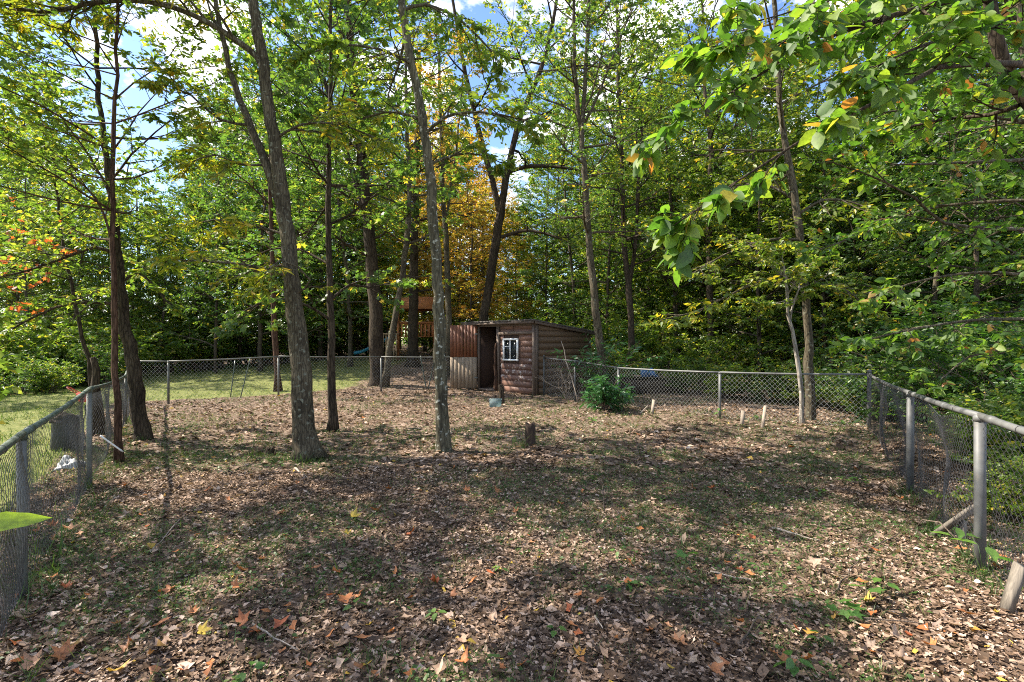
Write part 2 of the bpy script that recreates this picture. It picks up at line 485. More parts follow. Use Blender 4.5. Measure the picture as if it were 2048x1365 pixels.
def ground_mat():
    m, n, l = new_mat('ground')
    out = n.new('ShaderNodeOutputMaterial')
    p = n.new('ShaderNodeBsdfPrincipled'); p.inputs['Roughness'].default_value = 0.95; p.inputs['Specular IOR Level'].default_value = 0.1
    tc = n.new('ShaderNodeTexCoord')
    V = tc.outputs['Object']

    def noise(s, d=5, r=0.6, loc=None):
        q = n.new('ShaderNodeTexNoise'); q.inputs['Scale'].default_value = s; q.inputs['Detail'].default_value = d; q.inputs['Roughness'].default_value = r
        if loc:
            mp = n.new('ShaderNodeMapping'); mp.inputs['Location'].default_value = loc
            l.new(V, mp.inputs['Vector']); l.new(mp.outputs['Vector'], q.inputs['Vector'])
        else:
            l.new(V, q.inputs['Vector'])
        return q.outputs['Fac']
    vo = n.new('ShaderNodeTexVoronoi'); vo.inputs['Scale'].default_value = 17.0; vo.inputs['Randomness'].default_value = 1.0
    l.new(V, vo.inputs['Vector'])
    sep = n.new('ShaderNodeSeparateColor'); l.new(vo.outputs['Color'], sep.inputs['Color'])
    litter = ramp(n, [(0.0, (0.05, 0.033, 0.022)), (0.35, (0.13, 0.085, 0.058)), (0.7, (0.26, 0.185, 0.135)), (1.0, (0.38, 0.29, 0.22))])
    l.new(sep.outputs['Red'], litter.inputs['Fac'])
    soil = ramp(n, [(0.3, (0.05, 0.036, 0.026)), (0.7, (0.16, 0.115, 0.085))])
    l.new(noise(6), soil.inputs['Fac'])
    mx1 = n.new('ShaderNodeMix'); mx1.data_type = 'RGBA'
    l.new(soil.outputs['Color'], mx1.inputs['A']); l.new(litter.outputs['Color'], mx1.inputs['B']); mx1.inputs['Factor'].default_value = 0.6
    grass = ramp(n, [(0.25, (0.075, 0.105, 0.028)), (0.5, (0.16, 0.175, 0.055)), (0.75, (0.29, 0.26, 0.11))])
    l.new(noise(9, 6, 0.7), grass.inputs['Fac'])
    # lawn lies outside the yard fence (a face attribute of the sheet), with a ragged edge
    at_ = n.new('ShaderNodeAttribute'); at_.attribute_name = 'lawn'
    add = n.new('ShaderNodeMath'); add.operation = 'MULTIPLY_ADD'; add.inputs[1].default_value = 0.9
    l.new(noise(1.6, 6, 0.7, (4, 2, 0)), add.inputs[0])
    l.new(at_.outputs['Fac'], add.inputs[2])
    lr = ramp(n, [(0.78, (0, 0, 0)), (1.0, (1, 1, 1))])
    l.new(add.outputs[0], lr.inputs['Fac'])
    mx2 = n.new('ShaderNodeMix'); mx2.data_type = 'RGBA'
    l.new(lr.outputs['Color'], mx2.inputs['Factor']); l.new(mx1.outputs['Result'], mx2.inputs['A']); l.new(grass.outputs['Color'], mx2.inputs['B'])
    l.new(mx2.outputs['Result'], p.inputs['Base Color'])
    b = n.new('ShaderNodeBump'); b.inputs['Strength'].default_value = 0.7; b.inputs['Distance'].default_value = 0.03
    l.new(noise(26, 6, 0.7), b.inputs['Height']); l.new(b.outputs['Normal'], p.inputs['Normal'])
    l.new(p.outputs['BSDF'], out.inputs['Surface'])
    return m


M['ground'] = ground_mat()

# ------------------------------------------------------------------ where the fence posts stand
# (photo column, photo row of the foot, photo row of the top); depth follows from the foot on the flat yard
def post_px(px, foot, top):
    g = on(px, foot)
    return g, at(px, top, g.y).z


LEFT_POSTS = [((Vector((-1.62, 1.05, 0))), 1.14), post_px(45, 1200, 868), post_px(179, 975, 778), post_px(251, 850, 752), (Vector((-10.6, 14.2, 0)), 1.2)]
BACK_POSTS = [(Vector((-10.6, 14.2, 0)), 1.2), post_px(337, 808, 723), post_px(557, 793, 713), (Vector((-4.6, 18.0, 0)), 1.2), (Vector((-1.55, 18.4, 0)), 1.18)]
RB_POSTS = [post_px(1087, 791, 716), post_px(1150, 803, 722), post_px(1237, 812, 736), post_px(1440, 838, 745), post_px(1738, 858, 749)]
RIGHT_POSTS = [post_px(1738, 858, 749), post_px(1820, 985, 786), post_px(1960, 1150, 832), (Vector((2.45, 1.55, 0)), 1.2)]
for L_ in (LEFT_POSTS, BACK_POSTS, RB_POSTS, RIGHT_POSTS):
    for k, (g, t) in enumerate(L_):
        L_[k] = (Vector((g.x, g.y, gz(g.x, g.y))), t)

# ------------------------------------------------------------------ ground
def lawn_np(x, y):
    """1 on the mown grass beyond the fence, 0 in the yard and in the wood"""
    # signed side of the left fence line and of the back fence line
    ax, ay = LEFT_POSTS[1][0].x, LEFT_POSTS[1][0].y
    bx, by = LEFT_POSTS[4][0].x, LEFT_POSTS[4][0].y
    nx, ny = (by - ay), -(bx - ax)
    ln = math.hypot(nx, ny)
    s_left = -((x - ax) * nx + (y - ay) * ny) / ln          # >0 outside on the left
    cx, cy = BACK_POSTS[1][0].x, BACK_POSTS[1][0].y
    ex, ey = BACK_POSTS[3][0].x, BACK_POSTS[3][0].y
    mx_, my_ = (ey - cy), -(ex - cx)
    lm = math.hypot(mx_, my_)
    s_back = -((x - cx) * mx_ + (y - cy) * my_) / lm         # >0 beyond the back fence
    out = np.maximum(np_sstep(0.0, 1.0, s_left), np_sstep(0.2, 1.6, s_back))
    wood = np_sstep(-4.5, -8.0, x) * 1.0
    wood = np.where(s_left > 0.5, 1.0, wood)
    far = 1 - np_sstep(30, 36, np.hypot(x, y))
    edge = 1 - np_sstep(1.0, 3.0, -(x + 19.0 - 0.05 * y))
    return out * wood * far * edge


def axis(lo, hi, fine_lo, fine_hi, step, grow=1.22):
    a = list(np.arange(fine_lo, fine_hi + step / 2, step))
    s, v = step, a[-1]
    while v < hi:
        s *= grow; v += s; a.append(v)
    s, v = step, a[0]
    while v > lo:
        s *= grow; v -= s; a.insert(0, v)
    return np.array(a)


gx = axis(-420, 420, -13, 10, 0.16)
gy = axis(-60, 520, 1.0, 21, 0.16)
GX, GY = np.meshgrid(gx, gy, indexing='xy')
GZ = gz_np(GX, GY)
rs = np.random.default_rng(3)
GZ = GZ + rs.normal(0, 0.006, GZ.shape) * (np.hypot(GX, GY) < 30)
nx_, ny_ = len(gx), len(gy)
I, J = np.meshgrid(np.arange(nx_ - 1), np.arange(ny_ - 1), indexing='xy')
gq = np.stack([J * nx_ + I, J * nx_ + I + 1, (J + 1) * nx_ + I + 1, (J + 1) * nx_ + I], -1).reshape(-1, 4)
gme = np_data('ground', np.stack([GX, GY, GZ], -1).reshape(-1, 3), gq, M['ground'], smooth=True)
la = gme.attributes.new('lawn', 'FLOAT', 'POINT')
la.data.foreach_set('value', lawn_np(GX, GY).ravel().astype(np.float32))
ground = link('ground', gme)
tag(ground, 'brown leaf strewn earth of the fenced yard running out to lawn and wood', kind='structure')

# ------------------------------------------------------------------ leaf templates
def tpl_simple():
    v = np.array([(0, 0, 0), (.42, .27, .07), (1, 0, -.06), (.42, -.27, .07)])
    return v, np.array([(0, 1, 2), (0, 2, 3)])


def tpl_ovate():
    v = np.array([(0, 0, 0), (.22, .21, .05), (.55, .25, .04), (.84, .11, -.02), (1.05, 0, -.12), (.84, -.11, -.02), (.55, -.25, .04), (.22, -.21, .05), (.5, 0, -.03)])
    return v, np.array([(0, 1, 8), (1, 2, 8), (2, 3, 8), (3, 4, 8), (4, 5, 8), (5, 6, 8), (6, 7, 8), (7, 0, 8)])


def tpl_long():
    v = np.array([(0, 0, 0), (.35, .13, .04), (.75, .11, .0), (1.1, 0, -.14), (.75, -.11, .0), (.35, -.13, .04)])
    return v, np.array([(0, 1, 5), (1, 2, 5), (2, 4, 5), (2, 3, 4)])


def tpl_maple():
    ang = [180, 140, 112, 92, 62, 42, 22, 0, -22, -42, -62, -92, -112, -140]
    rad = [.18, .34, .46, .30, .60, .36, .34, .68, .34, .36, .60, .30, .46, .34]
    v = [(.35, 0, -.02)]
    for a, r in zip(ang, rad):
        v.append((.35 + r * math.cos(R(a)), r * math.sin(R(a)), .10 * (r - .35)))
    k = len(ang)
    return np.array(v), np.array([(0, 1 + (i + 1) % k, 1 + i) for i in range(k)])


def dry_tpl(seed):
    rg = np.random.default_rng(seed)
    k = 7
    v = [(0.5, 0, 0)]
    for i in range(k):
        a = 2 * math.pi * i / k
        r = (0.5, 0.27, 0.44, 0.24, 0.46, 0.25, 0.40)[i % 7] * rg.uniform(0.75, 1.2)
        x, y = 0.5 + r * math.cos(a) * 1.05, r * math.sin(a) * rg.uniform(0.55, 0.95)
        v.append((x, y, 0))
    v = np.array(v)
    cur = rg.uniform(0.2, 1.1); twist = rg.uniform(-0.6, 0.6)
    v[:, 2] = cur * (v[:, 1] ** 2) * 1.8 + 0.5 * cur * (v[:, 0] - 0.5) ** 2 + twist * v[:, 1] * (v[:, 0] - 0.5) + rg.normal(0, 0.035, len(v))
    return v, np.array([(0, 1 + i, 1 + (i + 1) % k) for i in range(k)])


def dry_far(seed):
    rg = np.random.default_rng(seed)
    v = np.array([(0, 0, 0), (.4, .3, .12), (1, .05, .05), (.5, -.32, .14), (.5, 0, 0)]) + rg.normal(0, .05, (5, 3))
    return v, np.array([(4, 0, 1), (4, 1, 2), (4, 2, 3), (4, 3, 0)])


def norm(a):
    return a / (np.linalg.norm(a, axis=-1, keepdims=True) + 1e-12)


def bake(P, D, Nn, S, tint, tpl, name, mat, wide=None):
    """leaves at P, pointing along D, facing Nn, of size S"""
    tv, tf = tpl
    D = norm(D)
    B = norm(np.cross(Nn, D))
    Nn = np.cross(D, B)
    if wide is None: wide = np.ones(len(P))
    V = (P[:, None, :] + S[:, None, None] * (tv[None, :, 0, None] * D[:, None, :]
         + tv[None, :, 1, None] * wide[:, None, None] * B[:, None, :] + tv[None, :, 2, None] * Nn[:, None, :]))
    Fc = (tf[None] + (np.arange(len(P)) * len(tv))[:, None, None]).reshape(-1, tf.shape[1])
    return np_data(name, V.reshape(-1, 3), Fc, mat, np.repeat(tint, len(tf)))


def join_baked(parts, name, mat):
    vs, fs, ts, k = [], [], [], 0
    for me in parts:
        n = len(me.vertices)
        v = np.empty(n * 3, dtype=np.float32); me.vertices.foreach_get('co', v)
        f = np.empty(len(me.loops), dtype=np.int32); me.loops.foreach_get('vertex_index', f)
        t = np.empty(len(me.polygons), dtype=np.float32); me.attributes['tint'].data.foreach_get('value', t)
        vs.append(v.reshape(-1, 3)); fs.append(f.reshape(-1, 3) + k); ts.append(t); k += n
        bpy.data.meshes.remove(me)
    return np_data(name, np.vstack(vs), np.vstack(fs), mat, np.concatenate(ts))


# ------------------------------------------------------------------ tree growing
class Tree:
    """limbs and twigs of one tree; twigs carry leaves"""
    def __init__(s, seed, twig_wood=True):
        s.rg = random.Random(seed)
        s.nr = np.random.default_rng(seed)
        s.trunk = MB(); s.limb = MB(); s.tw = []
        s.twig_wood = twig_wood

    def rv(s):
        return Vector((s.rg.gauss(0, 1), s.rg.gauss(0, 1), s.rg.gauss(0, 1)))

    def stem(s, pts, rad, sides=12, dens=0.35, flare=0.0, wig=0.012):
        """trunk through the given points; returns the fine path with radii"""
        P = [Vector(p) for p in pts]
        path, rr = [], []
        for i in range(len(P) - 1):
            a, b = P[i], P[i + 1]
            p0 = P[max(i - 1, 0)]; p3 = P[min(i + 2, len(P) - 1)]
            n = max(2, int((b - a).length / dens))
            for k in range(n):
                t = k / n
                t2, t3 = t * t, t * t * t
                c = 0.5 * ((2 * a) + (b - p0) * t + (2 * p0 - 5 * a + 4 * b - p3) * t2 + (3 * a - p0 - 3 * b + p3) * t3)
                path.append(c); rr.append(rad[i] * (1 - t) + rad[i + 1] * t)
        path.append(P[-1]); rr.append(rad[-1])
        if wig:
            for i in range(1, len(path)):
                path[i] = path[i] + Vector((s.rg.gauss(0, wig), s.rg.gauss(0, wig), 0))
        if flare:
            z0 = path[0].z
            for i, p in enumerate(path):
                rr[i] *= 1 + flare * math.exp(-(p.z - z0) / 0.16)
        return path, rr

    def add_trunk(s, path, rr, sides=12, lump=0.03):
        s.trunk.tube(path, rr, sides, True, lump, s.nr, 0.38)

    def branch(s, p, d, L, r, lev, cfg):
        n = 5 if lev == 0 else (4 if lev == 1 else 1)
        pts = [p.copy()]
        d = d.normalized()
        for i in range(n):
            d = (d + s.rv() * cfg['wig'] + UP * cfg['trop'][min(lev, len(cfg['trop']) - 1)]).normalized()
            p = p + d * (L / n)
            pts.append(p)
        rad = [max(0.0022, r * (1 - 0.8 * i / n)) for i in range(n + 1)]
        last = lev >= cfg['levels'] - 1
        if not last or s.twig_wood:
            s.limb.tube(pts, rad, (6, 4, 3)[min(lev, 2)], False)
        if last:
            s.tw.append((pts[0], pts[-1]))
            return
        k = cfg['kids'][lev]
        k = max(2, int(round(k * s.rg.uniform(0.75, 1.25))))
        for i in range(k):
            t = cfg.get('from', 0.2) + (1 - cfg.get('from', 0.2)) * (i + s.rg.random() * 0.8) / k
            t = min(t, 0.99)
            f = t * n; j = int(f); q = pts[j].lerp(pts[j + 1], f - j)
            dd = (pts[j + 1] - pts[j]).normalized()
            side = dd.cross(UP)
            if side.length < 0.1: side = dd.cross(Vector((1, 0, 0)))
            side.normalize()
            sg = 1 if i % 2 else -1
            up = side.cross(dd)
            a = s.rg.uniform(0.55, 1.1)
            nd = dd * math.cos(a) + (side * sg * math.cos(s.rg.gauss(0, 0.5)) + up * s.rg.gauss(0.05, cfg.get('flat', 0.35))) * math.sin(a)
            s.branch(q, nd, L * cfg['ratio'] * s.rg.uniform(0.7, 1.15) * (1.15 - 0.55 * t), rad[j] * 0.6, lev + 1, cfg)
        # the tip carries a twig too
        s.branch(pts[-2], (pts[-1] - pts[-2]), L * 0.3, rad[-2] * 0.7, cfg['levels'] - 1, cfg)

    def crown_on(s, path, rr, z0, n, cfg, Lmax, top=None, bias=None, bias_k=0.0, low=0.55):
        """n limbs up a stem from height z0"""
        zt = top or path[-1].z
        az = s.rg.random() * 6.28
        for i in range(n):
            t = (i + s.rg.random()) / n
            z = z0 + (zt - z0) * t
            j = min(range(len(path)), key=lambda k: abs(path[k].z - z))
            az += 2.4 + s.rg.gauss(0, 0.35)
            el = 0.15 + 0.75 * t + s.rg.gauss(0, 0.12)
            d = Vector((math.cos(az) * math.cos(el), math.sin(az) * math.cos(el), math.sin(el)))
            if bias is not None:
                d = (d + Vector(bias) * bias_k)
            shape = low + (1 - low) * math.sin(math.pi * min(1, 0.12 + t * 0.75))
            L = Lmax * shape * (1.0 if t < 0.7 else 1 - 1.4 * (t - 0.7)) * s.rg.uniform(0.75, 1.15)
            s.branch(path[j], d, L, min(rr[j] * 0.5, 0.012 + 0.017 * L), 0, cfg)

    def leaf_arrays(s, per, size, droop=0.25, bare=0.0, tint_mu=0.42, tint_sd=0.24, spread=0.35, flat=0.8, nup=1.0):
        tw = s.tw
        if bare: tw = [t for t in tw if s.rg.random() > bare]
        A = np.array([tuple(a) for a, b in tw]); Bv = np.array([tuple(b) for a, b in tw])
        T = len(tw)
        n = per
        nr = s.nr
        t = (np.arange(n)[None] + nr.random((T, n))) / n * 0.95 + 0.08
        dv = (Bv - A)
        d = norm(dv)
        P = A[:, None] + dv[:, None] * t[..., None]
        side = norm(np.cross(d, np.array((0.0, 0, 1))) + 1e-6)
        sg = np.where((np.arange(n) % 2) == 0, 1.0, -1.0)[None, :, None] * np.ones((T, n, 1))
        D = d[:, None] * 0.6 + side[:, None] * sg * 0.75 + nr.normal(0, spread, (T, n, 3))
        D[..., 2] -= droop
        D = norm(D)
        Nn = np.zeros((T, n, 3)); Nn[..., 2] = nup
        Nn += nr.normal(0, flat, (T, n, 3))
        S = size * nr.uniform(0.5, 1.25, (T, n))
        tt = np.clip(tint_mu + nr.normal(0, tint_sd * 0.6, (T, 1)) + nr.normal(0, tint_sd, (T, n)), 0, 1)
        return P.reshape(-1, 3), D.reshape(-1, 3), Nn.reshape(-1, 3), S.ravel(), tt.ravel()

    def leaves(s, per, size, tpl, name, mat, **kw):
        return bake(*s.leaf_arrays(per, size, **kw), tpl, name, mat)

    def limb_through(s, pts, n, L, cfg, lev=1, droop=0.0, start=0.15):
        """a limb along [(px, py, width_px, depth)] with n side branches of length L"""
        P, rr = px_path(0, pts)
        path, rad = s.stem(P, rr, dens=0.18, wig=0.006)
        s.limb.tube(path, rad, 7, False)
        m = len(path) - 1
        for i in range(n):
            t = start + (1 - start) * (i + s.rg.random() * 0.8) / n
            f = min(t, 0.995) * m; j = int(f)
            q = path[j].lerp(path[j + 1], f - j)
            dd = (path[j + 1] - path[j]).normalized()
            side = dd.cross(UP).normalized()
            sg = 1 if i % 2 else -1
            a = s.rg.uniform(0.5, 1.15)
            nd = dd * math.cos(a) + side * sg * math.sin(a) + UP * (s.rg.gauss(0, 0.3) - droop)
            s.branch(q, nd, L * s.rg.uniform(0.6, 1.2) * (1.1 - 0.5 * t), rad[j] * 0.6 + 0.001, lev, cfg)
        s.branch(path[-2], path[-1] - path[-2], L * 0.5, rad[-1], lev, cfg)
        return path, rad


CFG = dict(levels=3, kids=[6, 5], ratio=0.5, wig=0.12, trop=[0.05, 0.0, -0.05])
CFG_FINE = dict(levels=3, kids=[8, 6], ratio=0.46, wig=0.13, trop=[0.04, 0.0, -0.08])


def tree_root(name, base, label, group=None, cat='tree'):
    r = empty(name, base)
    tag(r, label, cat, group)
    return r


def finish_tree(root, t, leaf_me, bark, limb_mat=None, trunk_name='trunk'):
    """trunk, branches and crown are meshes in world coordinates moved under the root"""
    off = -Vector(root.location)
    made = []
    for nm, mb, mt in ((trunk_name, t.trunk, bark), ('branches', t.limb, limb_mat or bark)):
        if mb.n:
            me = mb.data(nm, M[mt], smooth=True)
            me.transform(Matrix.Translation(off))
            o = link(nm, me, root)
            if nm == 'branches': o['kind'] = 'stuff'
            made.append(o)
    for me in ([leaf_me] if leaf_me and not isinstance(leaf_me, list) else (leaf_me or [])):
        me.transform(Matrix.Translation(off))
        o = link('crown', me, root)
        o['kind'] = 'stuff'
        made.append(o)
    return root


def px_path(d, pts):
    """[(px, py, width_px)] at depth d (or per point depth as 4th) -> points, radii"""
    P, rr = [], []
    for q in pts:
        dd = q[3] if len(q) > 3 else d
        P.append(at(q[0], q[1], dd)); rr.append(q[2] / F * dd / 2)
    return P, rr


def copy_thing(root, loc, rz, scale, label, mats=None, group=None):
    c = root.copy(); COL.objects.link(c)
    c.location = loc; c.rotation_euler = (0, 0, rz); c.scale = scale if not np.isscalar(scale) else (scale,) * 3
    c['label'] = label
    if group: c['group'] = group
    for ch in root.children:
        k = ch.copy(); COL.objects.link(k); k.parent = c
        nm = ch.name.split('.')[0]
        if mats and nm in mats:
            k.material_slots[0].link = 'OBJECT'
            k.material_slots[0].material = M[mats[nm]]
    return c


ORD = ['first', 'second', 'third', 'fourth', 'fifth', 'sixth', 'seventh', 'eighth', 'ninth', 'tenth', 'eleventh', 'twelfth',
       'thirteenth', 'fourteenth', 'fifteenth', 'sixteenth', 'seventeenth', 'eighteenth', 'nineteenth', 'twentieth',
       'twenty-first', 'twenty-second', 'twenty-third', 'twenty-fourth', 'twenty-fifth', 'twenty-sixth', 'twenty-seventh', 'twenty-eighth', 'twenty-ninth', 'thirtieth']

# ------------------------------------------------------------------ shed
SH = empty('garden_shed', (-1.20, 18.27, gz(-1.2, 18.27)), math.atan2(-0.714, 0.70))
tag(SH, 'small brown board shed with sloping roof, white window and its door standing open', 'shed')
SW, SD, H0, H1 = 2.80, 2.85, 2.36, 2.08        # width, depth, front and back wall heights


def wall_h(y):
    return H0 + (H1 - H0) * y / SD


rgS = random.Random(11)


def clap_board(parent, x0, x1, z0, h, mat, name='siding_board', face='front', z1b=None):
    """one lapped board: bottom edge stands proud. face front: runs along x at y=0, face side: runs along y at x=SW"""
    jit = rgS.uniform(-0.004, 0.004)
    top_a = z0 + h; top_b = top_a if z1b is None else z1b
    proud, back = 0.015 + jit * 0.5, 0.008
    prof = [(x0, z0, top_a), (x1, z0, top_b)]
    v = []
    for (x, zb, zt) in prof:
        for (o, z) in ((proud, zb), (back, zt - 0.002), (0.0, zt - 0.002), (0.0, zb)):
            v.append((x, -o, z) if face == 'front' else (SW + o, x, z))
    q = [(0, 1, 5, 4), (1, 2, 6, 5), (2, 3, 7, 6), (3, 0, 4, 7), (0, 3, 2, 1), (4, 5, 6, 7)]
    o = link(name, np_data(name, v, np.array(q), M[mat]), parent)
    o.rotation_euler = (0, R(rgS.uniform(-0.15, 0.15)), 0) if face == 'front' else (0, 0, 0)
    return o


# front wall: opening x 0.12..0.98, panel 1.02..2.74 with the window
front = MB()
front.box(((1.0 + SW) / 2, 0.03, H0 / 2), (SW - 1.0, 0.04, H0 - 0.02))
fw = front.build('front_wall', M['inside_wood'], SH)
rows = np.linspace(0.06, H0 - 0.02, 13)
WX0, WX1, WZ0, WZ1 = 1.34, 2.05, 1.10, 1.84
for i in range(12):
    z0, h = rows[i], rows[i + 1] - rows[i]
    mat = 'paint_peel' if 2 <= i <= 5 else 'paint_brown'
    if i in (10, 11):
        clap_board(fw, 1.16, 1.78, z0, h, mat); clap_board(fw, 1.80, 2.68, z0, h, mat)
    elif z0 + h > WZ0 - 0.02 and z0 < WZ1 + 0.02:
        clap_board(fw, 2.06, 2.68, z0, h, mat); clap_board(fw, 1.16, 1.33, z0, h, mat)
    else:
        clap_board(fw, 1.18, 2.68, z0, h, mat)
# side wall toward the chain link gate panel
side = MB()
side.add([(SW - 0.04, 0.05, 0.0), (SW - 0.04, SD, 0.0), (SW - 0.04, SD, H1), (SW - 0.04, 0.05, H0 - 0.02),
          (SW, 0.05, 0.0), (SW, SD, 0.0), (SW, SD, H1), (SW, 0.05, H0 - 0.02)],
         [(0, 3, 2, 1), (4, 5, 6, 7), (0, 1, 5, 4), (1, 2, 6, 5), (2, 3, 7, 6), (3, 0, 4, 7)])
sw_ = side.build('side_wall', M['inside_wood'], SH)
zz = 0.05
bi = 0
while zz < H0 - 0.03:
    h = 0.205
    y1 = SD + 0.02
    if zz + h <= H1:
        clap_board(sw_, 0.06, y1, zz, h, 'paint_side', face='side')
    else:
        # the board is cut by the slope of the roof
        ye = min(y1, max(0.3, (H0 - (zz + 0.02)) / (H0 - H1) * SD))
        ta = min(zz + h, H0 - 0.03)
        tb = max(zz + 0.01, min(zz + h, wall_h(ye) - 0.02))
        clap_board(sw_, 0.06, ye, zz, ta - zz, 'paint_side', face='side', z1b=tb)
    zz += h
# far walls and floor seen through the doorway
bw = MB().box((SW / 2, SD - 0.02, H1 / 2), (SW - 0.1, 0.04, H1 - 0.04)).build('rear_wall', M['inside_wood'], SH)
for k in range(10):
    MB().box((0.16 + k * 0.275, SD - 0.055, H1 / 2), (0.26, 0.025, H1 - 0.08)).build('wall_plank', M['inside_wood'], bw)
lw = MB()
lw.add([(0.0, 0.1, 0.0), (0.0, SD, 0.0), (0.0, SD, H1), (0.0, 0.1, H0 - 0.02), (0.04, 0.1, 0.0), (0.04, SD, 0.0), (0.04, SD, H1), (0.04, 0.1, H0 - 0.02)],
       [(0, 1, 2, 3), (4, 7, 6, 5), (0, 4, 5, 1), (1, 5, 6, 2), (2, 6, 7, 3), (3, 7, 4, 0)])
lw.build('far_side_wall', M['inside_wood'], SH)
MB().box((SW / 2, SD / 2, 0.05), (SW - 0.12, SD - 0.15, 0.06)).build('floor', M['trim_wood'], SH)
shf = MB().box((0.8, SD - 0.35, 1.45), (1.3, 0.5, 0.03)).box((0.5, SD - 0.35, 1.62), (0.35, 0.3, 0.28)).box((1.1, SD - 0.4, 1.58), (0.25, 0.25, 0.2))
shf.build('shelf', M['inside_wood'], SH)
# corner posts, jambs and rails
trim = [((0.05, -0.01, H0 / 2), (0.09, 0.09, H0)), ((1.06, -0.015, H0 / 2), (0.12, 0.07, H0)), ((2.735, -0.02, H0 / 2), (0.10, 0.08, H0)),
        ((SW + 0.02, 0.02, H0 / 2 - 0.02), (0.06, 0.10, H0 - 0.04))]
for c, sz in trim:
    MB().box(c, sz).build('corner_board', M['trim_wood'], SH)
MB().box((1.9, -0.045, 2.02), (1.56, 0.03, 0.10)).build('wall_rail', M['trim_wood'], SH)
MB().box((1.4, -0.03, H0 - 0.055), (SW + 0.02, 0.05, 0.11)).build('header_board', M['trim_wood'], SH)
MB().box((0.55, -0.03, 0.06), (0.86, 0.12, 0.07)).build('threshold', M['trim_wood'], SH)
# split log nailed along the door jamb
lg = Tree(5)
lp, lr_ = lg.stem([(1.0, -0.07, 0.1), (1.01, -0.09, 0.6), (0.99, -0.10, 1.2), (1.0, -0.08, 1.68)], [0.06, 0.055, 0.045, 0.03], dens=0.1, wig=0.008)
lg.trunk.tube(lp, lr_, 8, True, 0.08, lg.nr)
lg.trunk.build('jamb_log', M['bark_red'], SH, True)
# window
wf = MB()
wx, wz = (WX0 + WX1) / 2, (WZ0 + WZ1) / 2
fwid = 0.055
wf.box((wx, -0.05, WZ1 - fwid / 2), (WX1 - WX0, 0.05, fwid)).box((wx, -0.05, WZ0 + fwid / 2), (WX1 - WX0, 0.05, fwid))
wf.box((WX0 + fwid / 2, -0.05, wz), (fwid, 0.05, WZ1 - WZ0 - 2 * fwid)).box((WX1 - fwid / 2, -0.05, wz), (fwid, 0.05, WZ1 - WZ0 - 2 * fwid))
win = wf.build('window', M['white_frame'], SH)
tag(win, 'small white framed sliding window')
MB().box((wx - 0.02, -0.045, wz), (0.035, 0.03, WZ1 - WZ0 - 2 * fwid)).build('window_bar', M['white_frame'], win)
MB().box((wx - 0.17, -0.035, wz + 0.10), (0.26, 0.02, 0.02)).build('window_bar', M['white_frame'], win)
MB().box((wx - 0.17, -0.028, wz), (0.28, 0.006, WZ1 - WZ0 - 2 * fwid)).build('pane', M['pane'], win)
MB().box((wx + 0.15, -0.028, wz), (0.28, 0.006, WZ1 - WZ0 - 2 * fwid)).build('pane', M['pane'], win)
MB().box((wx, 0.0, wz), (WX1 - WX0 - 0.08, 0.008, WZ1 - WZ0 - 0.08)).build('insect_screen', M['screen'], win)
# roof
ro = MB()
x0, x1, y0, y1 = -0.72, SW + 0.14, -0.22, SD + 0.18
za, zb = H0 + 0.02 + 0.02, H0 + 0.02 - (H0 - H1) * (y1 - y0) / SD
nseg = 24
for k in range(nseg):
    xa, xb = x0 + (x1 - x0) * k / nseg, x0 + (x1 - x0) * (k + 1) / nseg
    dz = rgS.uniform(-0.006, 0.006)
    e0, e1 = rgS.uniform(-0.015, 0.015), rgS.uniform(-0.015, 0.015)
    ro.add([(xa, y0 + e0, za + dz), (xb, y0 + e0, za + dz), (xb, y1 + e1, zb + dz), (xa, y1 + e1, zb + dz),
            (xa, y0 + e0, za + 0.045 + dz), (xb, y0 + e0, za + 0.045 + dz), (xb, y1 + e1, zb + 0.045 + dz), (xa, y1 + e1, zb + 0.045 + dz)],
           [(0, 3, 2, 1), (4, 5, 6, 7), (0, 1, 5, 4), (2, 3, 7, 6), (1, 2, 6, 5), (3, 0, 4, 7)])
roof = ro.build('roof', M['roof_felt'], SH)
MB().box((1.09, y0 + 0.03, za - 0.045), (x1 - x0 - 0.06, 0.03, 0.08)).build('fascia_board', M['trim_wood'], roof)
fb = MB()
fb.add([(x1 - 0.05, y0 + 0.06, za - 0.09), (x1 - 0.05, y1 - 0.05, zb - 0.09), (x1 - 0.05, y1 - 0.05, zb - 0.004), (x1 - 0.05, y0 + 0.06, za - 0.004),
        (x1 - 0.02, y0 + 0.06, za - 0.09), (x1 - 0.02, y1 - 0.05, zb - 0.09), (x1 - 0.02, y1 - 0.05, zb - 0.004), (x1 - 0.02, y0 + 0.06, za - 0.004)],
       [(0, 3, 2, 1), (4, 5, 6, 7), (0, 1, 5, 4), (1, 2, 6, 5), (2, 3, 7, 6), (3, 0, 4, 7)])
fb.build('barge_board', M['trim_wood'], roof)
# door: swung out about its hinge so that its inner face looks into the yard
DR = empty('door', (0.04, -0.07, 0), math.atan2(-0.75, -0.66))
DR.parent = SH
tag(DR, 'plank door swung wide open, upper half red brown, lower half bare wood')
DW = 0.95
npl = 8
for k in range(npl):
    xa = 0.02 + k * DW / npl
    gap = 0.016 if 1 <= k <= 4 else 0.004
    MB().box((xa + DW / npl / 2, 0, 1.75), (DW / npl - gap, 0.022, 1.12)).build('upper_plank', M['door_red'], DR)
for k in range(7):
    xa = 0.02 + k * DW / 7
    MB().box((xa + DW / 14, rgS.uniform(-0.003, 0.003), 0.63 + rgS.uniform(-0.01, 0.01)), (DW / 7 - 0.002, 0.024, 1.10)).build('lower_plank', M['door_bare'], DR)
MB().box((DW / 2, -0.028, 2.22), (DW, 0.03, 0.09)).build('ledge', M['door_red'], DR)
MB().box((DW / 2, -0.028, 1.24), (DW, 0.03, 0.09)).build('ledge', M['door_red'], DR)
